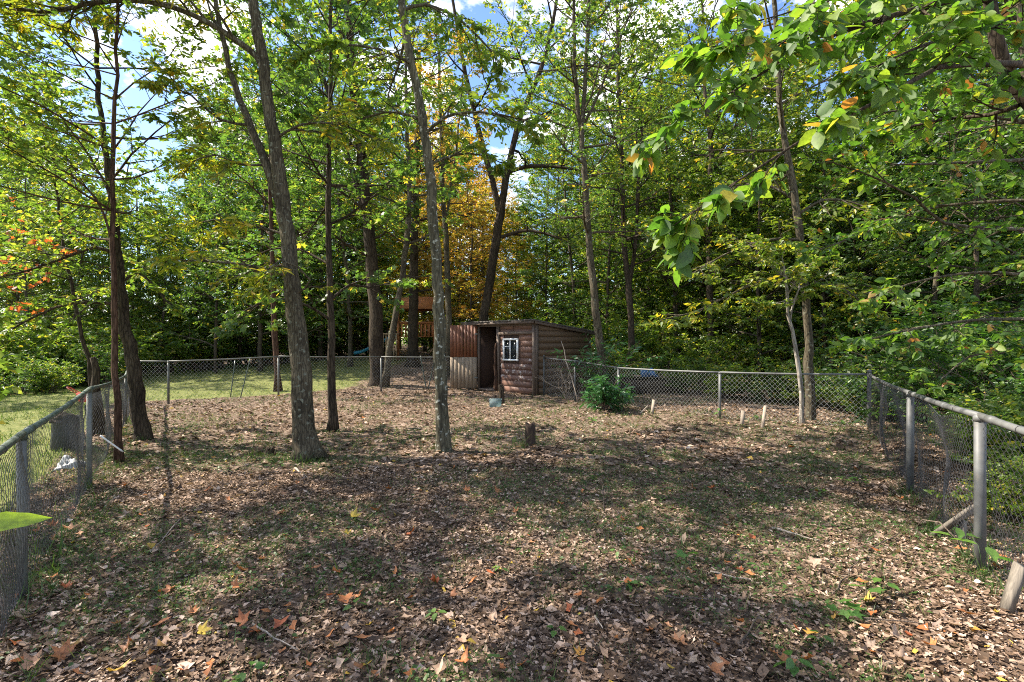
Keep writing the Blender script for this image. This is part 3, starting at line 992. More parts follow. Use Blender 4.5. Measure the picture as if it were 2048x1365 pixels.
MB().box((DW / 2, -0.030, 0.25), (DW, 0.03, 0.09)).build('ledge', M['door_bare'], DR)
MB().box((0.05, 0.018, 2.0), (0.12, 0.012, 0.05)).build('hinge', M['galv_dull'], DR)
MB().box((0.05, 0.019, 0.45), (0.12, 0.012, 0.05)).build('hinge', M['galv_dull'], DR)

# ------------------------------------------------------------------ chain link fences
def chain_panel(A, B, za, zb, p, wr, mat, parent, off, warp=None, seed=0):
    """woven wire between foot points A and B with tops za, zb"""
    rg = np.random.default_rng(seed)
    L = math.hypot(B.x - A.x, B.y - A.y)
    tx, ty = (B.x - A.x) / L, (B.y - A.y) / L
    nxv, nyv = -ty, tx
    nw = max(2, int(L / p))
    m = int((min(za - A.z, zb - B.z) - 0.05) / p)
    k = np.arange(nw)[:, None]; j = np.arange(m + 1)[None, :]
    s = (k + 0.5) * p + (p / 2) * np.where((j + k) % 2 == 0, 1, -1) * 0.97
    h = j / m * np.ones_like(s)
    dn = 0.003 * np.where((j + k) % 2 == 0, 1, -1) * np.ones_like(s)
    ds = np.zeros_like(s); dh = np.zeros_like(s)
    if warp is not None:
        a, b, c = warp(s, h, L)
        ds, dn, dh = ds + a, dn + b, dh + c
    fr = np.clip(s / L, 0, 1)
    ss = np.clip(s + ds, 0.005, L - 0.005)
    gx_ = A.x + tx * ss; gy_ = A.y + ty * ss
    zt = za + (zb - za) * fr - 0.02
    zg = gz_np(gx_, gy_) + 0.02
    z = zg + (zt - zg) * h + dh
    C = np.stack([gx_ + nxv * dn, gy_ + nyv * dn, z], -1) - np.array(off)
    o1 = np.array((nxv, nyv, 0)) * wr
    o2 = np.array((-0.5 * nxv + 0.87 * tx, -0.5 * nyv + 0.87 * ty, 0)) * wr
    o3 = np.array((-0.5 * nxv - 0.87 * tx, -0.5 * nyv - 0.87 * ty, 0)) * wr
    V = np.stack([C + o1, C + o2, C + o3], 2)          # wires, nodes, 3, xyz
    W, Nn = V.shape[0], V.shape[1]
    idx = np.arange(W * Nn * 3).reshape(W, Nn, 3)
    q = []
    for a in range(3):
        b = (a + 1) % 3
        q.append(np.stack([idx[:, :-1, a], idx[:, :-1, b], idx[:, 1:, b], idx[:, 1:, a]], -1).reshape(-1, 4))
    o = link('chain_link', np_data('chain_link', V.reshape(-1, 3), np.vstack(q), M[mat], smooth=True), parent)
    o['kind'] = 'stuff'
    return o


def fence(label, posts, post_mat, rail_mat, wire_mat, p, wr, prs, warps=None, rail_r=0.021, clamps=True, skip_first=False, thick_ends=True, rail_over=(0, 0), post_overrides=None):
    base = posts[0][0]
    root = empty('chain_link_fence', base)
    tag(root, label, 'fence')
    off = Vector(base)
    for i, (g, t) in enumerate(posts):
        if skip_first and i == 0: continue
        end = thick_ends and i in (0, len(posts) - 1)
        r = prs * (1.25 if end else 1.0)
        h = t + (0.06 if end else -0.02)
        mb = MB()
        lean = Vector((0.01 * math.sin(i * 3.1), 0.01 * math.cos(i * 2.3), 0))
        mb.tube([g - off + Vector((0, 0, -0.1)), (g + lean * 0.5) - off + Vector((0, 0, (h - g.z) * 0.5)), Vector((g.x + lean.x, g.y + lean.y, h)) - off], r, 12)
        po = mb.build('post', M[post_mat], root, True)
        c = MB()
        top = Vector((g.x + lean.x, g.y + lean.y, h)) - off
        c.tube([top + UP * -0.02, top + UP * 0.012, top + UP * 0.03, top + UP * 0.04], [r * 1.14, r * 1.14, r * 0.8, r * 0.25], 12)
        c.build('post_cap', M[rail_mat], po, True)
    nP = len(posts)
    for i in range(nP - 1):
        (a, ta), (b, tb) = posts[i], posts[i + 1]
        n = max(3, int((b - a).length / 0.5))
        pts = []
        for k in range(n + 1):
            f = k / n
            q = a.lerp(b, f)
            pts.append(Vector((q.x, q.y, ta + (tb - ta) * f - 0.022 * math.sin(math.pi * f) * ((b - a).length / 4))) - off)
        rail = MB().tube(pts, rail_r, 10).build('top_rail', M[rail_mat], root, True)
        if clamps:
            d = (pts[1] - pts[0]).normalized()
            for f in (0.02, 0.5):
                k = min(n - 1, int(f * n))
                q = pts[k].lerp(pts[k + 1], 0.4)
                MB().tube([q - d * 0.05, q + d * 0.05], rail_r * 1.18, 10).build('rail_sleeve', M[rail_mat], rail, True)
            nt = int((b - a).length / 0.55)
            for k in range(1, nt):
                f = k / nt * n; j = int(f)
                q = pts[j].lerp(pts[j + 1], f - j)
                side = Vector((-d.y, d.x, 0))
                ring = [q + side * math.cos(u) * (rail_r + 0.003) + UP * math.sin(u) * (rail_r + 0.003) + d * 0.006 * (u / 6.28) for u in [x * 6.28 / 9 for x in range(10)]]
                ring.append(q + UP * -0.06)
                MB().tube(ring, 0.0022, 4).build('wire_tie', M[wire_mat], rail)
        w = warps[i] if warps and i < len(warps) else None
        chain_panel(a, b, ta, tb, p[i] if isinstance(p, (list, tuple)) else p, wr[i] if isinstance(wr, (list, tuple)) else wr, wire_mat, root, off, w, 40 + i)
    return root


def warp_old(k):
    def f(s, h, L):
        a = 0.030 * np.sin(3.1 * s + 2 * h * 3 + k) * np.sin(math.pi * h) + 0.018 * np.sin(7.7 * s + 5 * h + 2 * k) * h * (1 - h) * 4
        b = (0.075 * np.sin(2.1 * s + k) + 0.03 * np.sin(5.3 * s + 4 * h + k)) * np.sin(math.pi * np.clip(h * 0.9 + 0.05, 0, 1))
        c = -0.025 * np.sin(math.pi * s / L) * h + 0.012 * np.sin(6.0 * s + 9 * h + k)
        return a, b, c
    return f


def warp_pinch(c0, amt, k):
    base = warp_old(k)

    def f(s, h, L):
        a, b, c = base(s, h, L)
        g = np.exp(-((s - c0) / 0.55) ** 2) * (0.25 + 0.75 * np.sin(math.pi * np.clip(1.15 - h, 0, 1)))
        a = a - (s - c0) * amt * g
        b = b + 0.10 * g * np.sin(math.pi * h)
        return a, b, c - 0.10 * g * h * (h > 0.5)
    return f


fence('old chain link fence with green stained top rail between the yard and the lawn', LEFT_POSTS, 'galv_dull', 'galv_green', 'wire_dark',
      [0.036, 0.036, 0.036, 0.036], [0.0021, 0.0021, 0.0022, 0.0024], 0.029, [warp_old(0), warp_old(1), warp_pinch(0.5, 0.55, 2), warp_old(4)], rail_r=0.023)
fence('long sagging chain link fence between the leafy yard and the far grass', BACK_POSTS, 'galv_dull', 'galv_dull', 'wire',
      0.052, 0.0022, 0.030, None, skip_first=True, rail_r=0.02, clamps=False)
fence('straight silver chain link fence running from the shed to the wood', RB_POSTS, 'galv', 'galv', 'wire',
      0.050, 0.0024, 0.030, None, rail_r=0.021, clamps=False)
fence('chain link fence with pinched torn mesh in front of the leafy saplings', RIGHT_POSTS, 'galv', 'galv', 'wire_dark',
      0.036, [0.0023, 0.0022, 0.0020], 0.037, [warp_pinch(1.1, 0.5, 5), warp_pinch(1.45, 0.75, 1), warp_old(7)], rail_r=0.025, skip_first=True)


def stake(name, label, a, b, r0, r1, mat, cat, sides=8, lump=0.0, sq=None, group=None):
    """a leaning rod, stick or board from a to b (world)"""
    root_mb = MB()
    a = Vector(a); b = Vector(b)
    if sq:
        d = (b - a)
        root_mb.box((0, 0, 0), (sq[0], sq[1], d.length), d.to_track_quat('Z', 'Y'))
        v = root_mb.v[0] + np.array(tuple(d / 2))
        # split ends: uneven corners
        rg = np.random.default_rng(int(abs(a.x * 1000)) % 9999)
        v = v + rg.normal(0, min(sq) * 0.12, v.shape)
        root_mb.v[0] = v
    else:
        n = 6
        rg = np.random.default_rng(int(abs(a.x * 977 + a.y * 131)) % 99999)
        pts = []
        for k in range(n + 1):
            q = (b - a) * (k / n)
            if 0 < k < n: q = q + Vector(tuple(rg.normal(0, (b - a).length * 0.012 * (1 if lump else 0), 3)))
            pts.append(q)
        root_mb.tube(pts, np.linspace(r0, r1, n + 1), sides, True, lump, rg)
    o = root_mb.build(name, M[mat], None, not sq, a)
    tag(o, label, cat, group)
    return o


# two metal stakes leaning in the far fence
for k, (p0, p1, nm) in enumerate([((461, 795), (470, 722), 'steep mottled metal stake leaning on the far fence beside a slanting one'), ((481, 795), (501, 715), 'slanting mottled metal stake leaning on the far fence wire')]):
    g = on(*p0); b_ = at(p1[0], p1[1], g.y + 0.25)
    stake('metal_stake', nm, g, b_, 0.018, 0.016, 'tpost', 'stake', 6, group='stakes leaning in the far fence')
# dark stakes where the far fence meets the saplings near the shed
for k, (p0, p1, nm) in enumerate([((853, 780), (841, 712), 'dark green stake at the far fence leaning away from the shed'), ((856, 780), (870, 716), 'dark thin stake at the far fence leaning toward the shed')]):
    g = on(*p0); b_ = at(p1[0], p1[1], g.y + 0.1)
    stake('metal_stake', nm, g, b_, 0.022, 0.018, 'tpost', 'stake', 6, group='stakes near the shed door')
# pale stakes along the foot of the silver fence
for (p0, p1, w, nm) in [((1304, 830), (1308, 800), 0.07, 'pale upright stake at the foot of the silver fence under the first span'),
                        ((1484, 848), (1486, 822), 0.075, 'short broad pale stake at the foot of the silver fence'),
                        ((1524, 856), (1531, 812), 0.06, 'tall pale stake leaning at the foot of the silver fence')]:
    g = on(*p0)
    stake('wooden_stake', nm, g - Vector((0, 0, 0.05)), at(p1[0], p1[1], g.y + 0.1), 0, 0, 'pale_board', 'stake', sq=(w, 0.03), group='pale stakes under the silver fence')
stake('dead_stick', 'pale dead stick lying against the silver fence beside a pale stake', on(1280, 830) + Vector((0, 0, 0.02)), at(1296, 812, on(1280, 830).y), 0.018, 0.012, 'twig_pale', 'stick')
# boards propped in the pinched fence
g = on(1868, 1082)
stake('wooden_board', 'grey weathered board propped slantwise under the pinched chain link fence', g, at(1951, 1012, 4.15), 0, 0, 'grey_board', 'board', sq=(0.085, 0.03))
g = on(1922, 1100)
stake('wooden_stake', 'small grey stake standing under the propped grey board', g - Vector((0, 0, 0.05)), at(1924, 1040, g.y), 0, 0, 'grey_board', 'stake', sq=(0.05, 0.03))
g = on(2006, 1236)
stake('wooden_board', 'thick grey weathered board leaning on the fence below the thick steel post', g - Vector((0, 0, 0.04)), at(2042, 1130, 3.2), 0, 0, 'grey_board', 'board', sq=(0.075, 0.035))
stake('white_rod', 'thin white rod stuck slantwise through the old fence wire', at(201, 872, 6.9), at(246, 904, 7.15), 0.011, 0.011, 'white_frame', 'rod', 8)

# ------------------------------------------------------------------ stump, rotten post, root stub, tank
def stump(name, label, base, r, h, mat, seed, jag=0.35, cat='stump', lean=(0, 0)):
    rg = np.random.default_rng(seed)
    n = 18
    ang = np.arange(n) * 2 * math.pi / n
    rings = []
    top = h * (1 - jag * np.abs(np.sin(ang * 1.5 + seed)) * rg.uniform(0.3, 1.0, n))
    prof = [(-0.06, 1.25), (0.02, 1.22), (0.12, 1.04), (0.45, 0.97), (0.8, 0.95), (1.0, 0.92)]
    rw = 1 + rg.normal(0, 0.09, n)
    for f, k in prof:
        z = np.where(f < 0.3, f * h, f * top)
        rr = r * k * rw * (1 + rg.normal(0, 0.025, n))
        rings.append(np.stack([np.cos(ang) * rr + lean[0] * z, np.sin(ang) * rr + lean[1] * z, z], 1))
    for f, k in ((0.97, 0.66), (0.55, 0.58), (0.25, 0.5)):
        z = f * top; rr = r * k * rw
        rings.append(np.stack([np.cos(ang) * rr + lean[0] * z, np.sin(ang) * rr + lean[1] * z, z], 1))
    V = np.vstack(rings + [np.array([[0, 0, 0.2 * h]])])
    m = len(rings)
    q = [(i * n + j, i * n + (j + 1) % n, (i + 1) * n + (j + 1) % n, (i + 1) * n + j) for i in range(m - 1) for j in range(n)]
    t = [((m - 1) * n + j, (m - 1) * n + (j + 1) % n, m * n) for j in range(n)]
    o = link(name, np_data(name, V, [np.array(q), np.array(t)], M[mat]), None, base)
    tag(o, label, cat)
    return o


stump('tree_stump', 'hollow rotten tree stump with jagged top standing in the middle of the yard', on(1061, 890), 0.085, 0.37, 'stump_wood', 2, 0.16)
stump('broken_post', 'short rotten wooden post leaning beside the clear tub near the shed door', on(1004, 808), 0.085, 0.56, 'bark_dark', 7, 0.25, 'post', (-0.04, 0))
stump('root_stub', 'small black pointed stub sticking up from the litter beside the thick forked trunk', on(538, 909), 0.07, 0.15, 'bark_dark', 4, 0.6, 'stub', (0.25, 0))
g = on(991, 813)
tk = empty('plastic_tub', g)
tag(tk, 'clear bluish plastic tub lying in the grass before the shed', 'tub')
tb = MB()
w, d_, h = 0.31, 0.22, 0.20
for c, sz in (((0, -d_ / 2, h / 2), (w, 0.006, h)), ((0, d_ / 2, h / 2), (w, 0.006, h)), ((-w / 2, 0, h / 2), (0.006, d_ - 0.008, h)), ((w / 2, 0, h / 2), (0.006, d_ - 0.008, h)), ((0, 0, 0.004), (w - 0.01, d_ - 0.01, 0.006))):
    tb.box(c, sz)
tb.build('tub_body', M['tank'], tk)
rim = MB()
for c, sz in (((0, -d_ / 2 - 0.006, h), (w + 0.03, 0.016, 0.014)), ((0, d_ / 2 + 0.006, h), (w + 0.03, 0.016, 0.014)), ((-w / 2 - 0.006, 0, h), (0.016, d_ - 0.006, 0.014)), ((w / 2 + 0.006, 0, h), (0.016, d_ - 0.006, 0.014))):
    rim.box(c, sz)
rim.build('rim', M['tank'], tk)

# ------------------------------------------------------------------ things beyond the old fence: red cart, black bin, white sack
def blob(name, mat, size, seed, amp=0.18, parent=None, loc=(0, 0, 0), n=14, flat=True):
    rg = np.random.default_rng(seed)
    V = []
    for i in range(n + 1):
        th = math.pi * i / n
        for j in range(2 * n):
            ph = math.pi * j / n
            V.append((math.sin(th) * math.cos(ph), math.sin(th) * math.sin(ph), math.cos(th)))
    V = np.array(V)
    k = np.ones(len(V))
    for _ in range(14):
        w = rg.normal(0, 3.2, 3); k += amp * 0.3 * np.sin(V @ w + rg.random() * 6.28)
    V = V * k[:, None] * np.array(size)
    if flat: V[:, 2] = np.maximum(V[:, 2], -size[2] * 0.35) + size[2] * 0.35
    m = 2 * n
    q = [(i * m + j, (i + 1) * m + j, (i + 1) * m + (j + 1) % m, i * m + (j + 1) % m) for i in range(n) for j in range(m)]
    return link(name, np_data(name, V, np.array(q), M[mat], smooth=True), parent, loc)


ct = empty('garden_cart', Vector((at(178, 780, 12.2).x, 12.2, gz(at(178, 780, 12.2).x, 12.2))), R(25))
ct.scale = (0.62, 0.62, 0.8)
tag(ct, 'small red plastic garden cart parked on the lawn behind the old fence', 'cart')
c_ = MB()
c_.add([(-.26, -.17, .35), (.26, -.17, .35), (.26, .17, .35), (-.26, .17, .35), (-.34, -.22, .62), (.34, -.22, .62), (.34, .22, .62), (-.34, .22, .62),
        (-.31, -.19, .62), (.31, -.19, .62), (.31, .19, .62), (-.31, .19, .62), (-.23, -.14, .38), (.23, -.14, .38), (.23, .14, .38), (-.23, .14, .38)],
       [(0, 3, 2, 1), (0, 1, 5, 4), (1, 2, 6, 5), (2, 3, 7, 6), (3, 0, 4, 7), (4, 5, 9, 8), (5, 6, 10, 9), (6, 7, 11, 10), (7, 4, 8, 11), (8, 9, 13, 12), (9, 10, 14, 13), (10, 11, 15, 14), (11, 8, 12, 15), (12, 13, 14, 15)])
c_.build('tray', M['red_plastic'], ct)
for s_ in (-1, 1):
    wv = MB()
    wv.tube([(0.1, s_ * 0.26 - 0.03, 0.17), (0.1, s_ * 0.26 + 0.03, 0.17)], 0.17, 18)
    wv.build('wheel', M['black_plastic'], ct, False)
MB().tube([(0.1, -0.26, 0.17), (0.1, 0.26, 0.17)], 0.012, 8).box((0.1, 0, 0.27), (0.05, 0.3, 0.18)).build('axle', M['black_plastic'], ct)
MB().tube([(-.22, 0, .36), (-.22, 0, .02)], 0.015, 8).build('prop_leg', M['black_plastic'], ct)
MB().tube([(-.3, -.15, .6), (-.62, -.15, .78), (-.66, 0, .8), (-.62, .15, .78), (-.3, .15, .6)], 0.014, 8).build('handle', M['red_plastic'], ct)

g = Vector((-7.1, 8.15, 0)); g.z = gz(g.x, g.y)
bn = empty('compost_bin', g); bn.scale = (0.62, 0.62, 0.8)
tag(bn, 'black plastic compost bin full of dead stems behind the old fence', 'bin')
b_ = MB().tube([(0, 0, 0), (0, 0, 0.02), (0, 0, 0.35), (0, 0, 0.62), (0, 0, 0.64)], [0.30, 0.31, 0.29, 0.27, 0.285], 20, False)
b_.build('bin_body', M['black_plastic'], bn, True)
blob('heap', 'soil', (0.24, 0.24, 0.12), 3, 0.3, bn, (0, 0, 0.54))
sg_ = Tree(91)
for k in range(16):
    a = sg_.rg.random() * 6.28
    sg_.branch(Vector((0.12 * math.cos(a), 0.12 * math.sin(a), 0.6)), Vector((math.cos(a), math.sin(a), 0.7)), 0.32, 0.005, 2, CFG)
sg_.limb.build('stems', M['twig_pale'], bn)['kind'] = 'stuff'
g = Vector((-6.05, 7.0, 0)); g.z = gz(g.x, g.y)
bs = blob('plastic_sack', 'bag_white', (0.15, 0.11, 0.12), 8, 0.3, None, g)
tag(bs, 'crumpled white plastic sack on the grass just behind the old fence', 'sack')

# ------------------------------------------------------------------ play set and slide far up the lawn
PZ = 30.0
g = at(835, 735, PZ); g.z = gz(g.x, g.y)
ps = empty('play_set', g, R(12))
tag(ps, 'red cedar climbing frame with blue slide and slatted rails far up the slope', 'play set')
for (x, y) in ((-1.1, -0.7), (1.0, -0.7), (-1.1, 0.8), (1.0, 0.8)):
    MB().box((x, y, 1.5), (0.13, 0.13, 3.0)).build('post', M['play_wood'], ps)
for k in range(9):
    MB().box((-0.95 + k * 0.225, 0.05, 1.35), (0.21, 1.5, 0.04)).build('deck_plank', M['play_wood'], ps)
for y in (-0.74, 0.84):
    MB().box((-0.05, y, 2.15), (2.2, 0.05, 0.12)).build('rail', M['play_wood'], ps)
    for k in range(9):
        MB().box((-0.9 + k * 0.22, y + 0.01, 1.75), (0.09, 0.03, 0.75)).build('slat', M['play_wood'], ps)
rf = MB()
rf.add([(-1.3, -1.0, 2.95), (1.2, -1.0, 2.95), (1.2, 1.1, 2.95), (-1.3, 1.1, 2.95), (-1.3, 0.05, 3.7), (1.2, 0.05, 3.7),
        (-1.3, -0.92, 2.9), (1.2, -0.92, 2.9), (1.2, 1.02, 2.9), (-1.3, 1.02, 2.9), (-1.3, 0.05, 3.63), (1.2, 0.05, 3.63)],
       [(0, 1, 5, 4), (2, 3, 4, 5), (6, 10, 11, 7), (8, 11, 10, 9), (0, 6, 7, 1), (2, 8, 9, 3), (0, 4, 10, 6), (4, 3, 9, 10), (1, 7, 11, 5), (5, 11, 8, 2)])
rf.build('roof', M['play_wood'], ps)
ld = empty('ladder', (-1.15, -0.4, 0)); ld.parent = ps
for y in (-0.32, 0.32):
    MB().tube([(-0.75, y, 0.0), (0.0, y, 1.45)], 0.045, 6).build('stringer', M['play_pale'], ld)
for k in range(6):
    f = (k + 0.7) / 6.5
    MB().tube([(-0.75 + 0.75 * f, -0.32, 1.45 * f), (-0.75 + 0.75 * f, 0.32, 1.45 * f)], 0.03, 6).build('rung', M['play_pale'], ld)
for k in range(6):
    MB().box((-1.9 + k * 0.14, -0.95, 0.75), (0.06, 0.03, 1.5)).build('fence_slat', M['play_pale'], ps)
MB().box((-1.55, -0.92, 1.5), (0.95, 0.05, 0.09)).build('fence_rail', M['play_pale'], ps)
# slide runs down to the side away from the shed
sl = MB()
pts = [(-1.2, 0.45, 1.38), (-1.8, 0.45, 1.15), (-2.6, 0.45, 0.70), (-3.2, 0.45, 0.42), (-3.6, 0.45, 0.35)]
sec = [(-0.27, 0.14), (-0.24, 0.14), (-0.21, 0.0), (0.21, 0.0), (0.24, 0.14), (0.27, 0.14), (0.24, -0.04), (-0.24, -0.04)]
V = [(p[0], p[1] + s_[0], p[2] + s_[1]) for p in pts for s_ in sec]
ns = len(sec)
sl.add(V, [(i * ns + j, i * ns + (j + 1) % ns, (i + 1) * ns + (j + 1) % ns, (i + 1) * ns + j) for i in range(len(pts) - 1) for j in range(ns)])
sl.build('slide', M['slide_blue'], ps, True)

# ------------------------------------------------------------------ log pile scrap with blue tarp behind the silver fence
g = Vector((at(1290, 745, 17.5).x, 17.5, 0)); g.z = gz(g.x, g.y)
bp = empty('brush_heap', g)
tag(bp, 'dark heap of rotting logs and boards in the wood behind the silver fence', 'brush heap')
for k in range(9):
    rg = random.Random(k)
    z = 0.12 + 0.11 * (k // 3)
    a = Vector((-1.0 + rg.uniform(-.2, .2), -0.3 + 0.3 * (k % 3), z)); b = Vector((1.0 + rg.uniform(-.3, .3), -0.3 + 0.3 * (k % 3) + rg.uniform(-.2, .2), z + rg.uniform(-.03, .06)))
    MB().tube([a, a.lerp(b, .5) + Vector((0, 0, .02)), b], [0.12, 0.11, 0.09], 9).build('log', M['bark_dark'], bp, True)
MB().box((0, 0, 0.56), (2.0, 0.55, 0.04), Matrix.Rotation(R(3), 3, 'Y')).build('board', M['trim_wood'], bp)
bt = blob('blue_tarp', 'tarp_blue', (0.24, 0.2, 0.2), 21, 0.6, None, (g.x + 0.05, g.y - 0.1, g.z + 0.57))
tag(bt, 'crumpled blue tarpaulin scrap lying on the dark brush heap', 'tarpaulin')

# ------------------------------------------------------------------ the trees inside the yard
T_SIMPLE, T_OVATE, T_LONG, T_MAPLE = tpl_simple(), tpl_ovate(), tpl_long(), tpl_maple()


def base_of(P):
    q = Vector(P[0]); q.z = gz(q.x, q.y) - 0.05
    return q


# slim sapling at the old fence
P, rr = px_path(7.3, [(240, 932, 14), (233, 800, 12), (227, 620, 10.5), (222, 480, 9.5), (226, 300, 8), (232, 150, 6.5), (236, 0, 5.5), (238, -160, 4)])
t = Tree(101); path, rad = t.stem(P, rr, flare=0.25); t.add_trunk(path, rad, 10)
cfg = dict(levels=3, kids=[7, 5], ratio=0.45, wig=0.10, trop=[0.03, 0.0, -0.06])
t.limb_through([(222, 480, 5, 7.3), (190, 395, 4, 7.1), (110, 330, 3.2, 6.9), (0, 270, 2.4, 6.7), (-60, 250, 2, 6.6)], 10, 0.9, cfg)
t.limb_through([(224, 400, 5, 7.3), (190, 330, 4, 7.5), (120, 230, 3, 7.7), (40, 120, 2, 8.0)], 11, 0.9, cfg)
t.limb_through([(224, 360, 4.5, 7.3), (265, 310, 4, 7.2), (310, 265, 3, 7.1), (345, 240, 2, 7.0)], 5, 0.6, cfg)
t.crown_on(path, rad, 3.2, 27, cfg, 2.3, bias=(-1, 0, 0), bias_k=0.6)
root = tree_root('sapling_tree', base_of(P), 'slim reddish sapling growing right against the old green railed fence')
finish_tree(root, t, t.leaves(10, 0.082, T_OVATE, 'crown', M['leaf_lime'], tint_mu=0.38), 'bark_red')

# leaning tree
P, rr = px_path(8.9, [(286, 890, 28), (268, 740, 25), (248, 640, 20), (237, 520, 16), (228, 420, 12.5), (215, 320, 10.5), (200, 200, 9), (190, 60, 7.5), (185, -150, 7), (182, -420, 4)])
t = Tree(102); path, rad = t.stem(P, rr, flare=0.2, dens=0.18); t.add_trunk(path, rad, 16, 0.05)
t.limb_through([(232, 510, 8, 8.9), (190, 495, 7, 8.7), (120, 520, 5, 8.5), (40, 545, 3.5, 8.3), (-20, 560, 2, 8.2)], 9, 0.9, cfg)
t.limb_through([(240, 610, 7, 8.9), (180, 605, 6, 8.6), (110, 615, 5, 8.4), (20, 660, 3, 8.2)], 8, 0.8, cfg)
t.limb_through([(252, 560, 6, 8.9), (275, 545, 5, 8.8), (305, 570, 4, 8.7), (345, 615, 3, 8.6)], 5, 0.5, cfg)
t.crown_on(path, rad, 5.0, 16, cfg, 2.6)
root = tree_root('leaning_tree', base_of(P), 'dark rough barked tree leaning over the old fence corner')
tr = Tree(1102)
for (lx, ly, dd) in ((20, 440, 8.3), (70, 470, 8.4), (30, 520, 8.2), (95, 545, 8.5), (10, 560, 8.2), (120, 490, 8.5), (50, 600, 8.3)):
    for _ in range(4):
        tr.branch(at(lx + tr.rg.gauss(0, 14), ly + tr.rg.gauss(0, 14), dd), tr.rv() * 0.6 + Vector((-0.4, 0, 0.1)), 0.22, 0.004, 2, cfg)
t.limb.add(np.vstack(tr.limb.v), np.vstack(tr.limb.q))
finish_tree(root, t, [t.leaves(9, 0.092, T_OVATE, 'crown', M['leaf_lime'], tint_mu=0.45, bare=0.05), tr.leaves(6, 0.085, T_MAPLE, 'crown', M['leaf_red'])], 'bark_dark')

# the thick forked tree with the arching limb
P, rr = px_path(7.8, [(616, 916, 49), (608, 860, 43), (602, 740, 38), (593, 650, 34), (583, 545, 31), (566, 410, 27), (546, 270, 23.5), (528, 140, 20.5), (512, 40, 19), (500, -60, 17), (480, -300, 12), (470, -600, 8)])
t = Tree(103); path, rad = t.stem(P, rr, flare=0.25, wig=0.008, dens=0.16); t.add_trunk(path, rad, 20, 0.03)
P2, r2 = px_path(7.85, [(580, 490, 16), (562, 420, 19), (545, 365, 18), (520, 300, 16), (492, 230, 14), (470, 170, 12), (450, 100, 10), (430, -20, 8), (415, -200, 7), (405, -400, 4)])
path2, rad2 = t.stem(P2, r2, wig=0.01); t.trunk.tube(path2, rad2, 12, True, 0.04, t.nr)
cfgY = dict(levels=3, kids=[6, 5], ratio=0.45, wig=0.13, trop=[0.02, -0.02, -0.10])
t.limb_through([(520, 125, 13, 7.8), (500, 101, 12.5, 7.75), (440, 60, 11, 7.6), (380, 28, 10.5, 7.5), (300, 4, 10, 7.3), (200, 3, 9.5, 7.1), (110, 24, 8, 6.9), (50, 20, 6, 6.7), (0, 6, 6, 6.6), (-80, -20, 4, 6.5)], 24, 1.0, cfgY, droop=-0.2)
t.limb_through([(584, 560, 6, 7.8), (520, 535, 5, 7.5), (440, 525, 4, 7.2), (345, 520, 2, 7.0)], 9, 0.75, cfgY, droop=0.1)
t.limb_through([(572, 470, 6, 7.8), (500, 450, 5, 7.9), (430, 440, 3, 8.0), (390, 450, 2, 8.1)], 6, 0.6, cfgY, droop=0.1)
t.limb_through([(590, 590, 5, 7.8), (620, 560, 4, 7.6), (560, 520, 3, 7.3), (500, 590, 2, 7.0)], 5, 0.6, cfgY, droop=0.1)
t.limb_through([(548, 280, 6, 7.8), (600, 250, 5, 7.7), (680, 250, 4, 7.6), (760, 280, 2, 7.5)], 8, 0.8, cfgY)
t.limb_through([(500, 250, 6, 7.85), (440, 240, 5, 7.6), (380, 190, 4, 7.4), (330, 170, 2, 7.2)], 8, 0.75, cfgY)
t.limb_through([(530, 330, 5, 7.85), (480, 330, 4, 7.6), (430, 310, 3, 7.4), (370, 330, 2, 7.2)], 6, 0.6, cfgY)
t.crown_on(path, rad, 6.6, 6, CFG, 2.8)
t.crown_on(path2, rad2, 6.2, 5, CFG, 2.4)
root = tree_root('forked_tree', base_of(P), 'thick grey forked tree with a long arching limb, biggest trunk inside the yard')
finish_tree(root, t, t.leaves(9, 0.125, T_LONG, 'crown', M['leaf_yellow'], tint_mu=0.30, tint_sd=0.2), 'bark_grey')

# slim straight tree behind it
P, rr = px_path(10.0, [(665, 866, 19), (663, 750, 15.5), (660, 600, 13), (658, 450, 11.5), (656, 330, 10), (660, 200, 8.5), (662, 60, 7), (664, -100, 6), (664, -260, 4)])
t = Tree(104); path, rad = t.stem(P, rr, flare=0.2); t.add_trunk(path, rad, 10)
t.limb_through([(660, 640, 6, 10.0), (610, 610, 5, 9.7), (540, 600, 4, 9.4), (460, 640, 2, 9.2)], 9, 0.9, cfg, droop=0.1)
t.limb_through([(662, 600, 6, 10.0), (700, 570, 5, 10.3), (740, 575, 3, 10.6), (800, 560, 2, 10.9)], 8, 0.8, cfg, droop=0.1)
t.limb_through([(660, 530, 5, 10.0), (600, 500, 4, 10.3), (540, 500, 3, 10.5), (480, 530, 2, 10.7)], 8, 0.8, cfg)
t.crown_on(path, rad, 3.9, 24, cfg, 2.4, low=0.8)
root = tree_root('slim_tree', base_of(P), 'slim straight dark tree standing close behind the thick forked one')
finish_tree(root, t, t.leaves(6, 0.12, T_MAPLE, 'crown', M['leaf_green'], tint_mu=0.4), 'bark_dark')

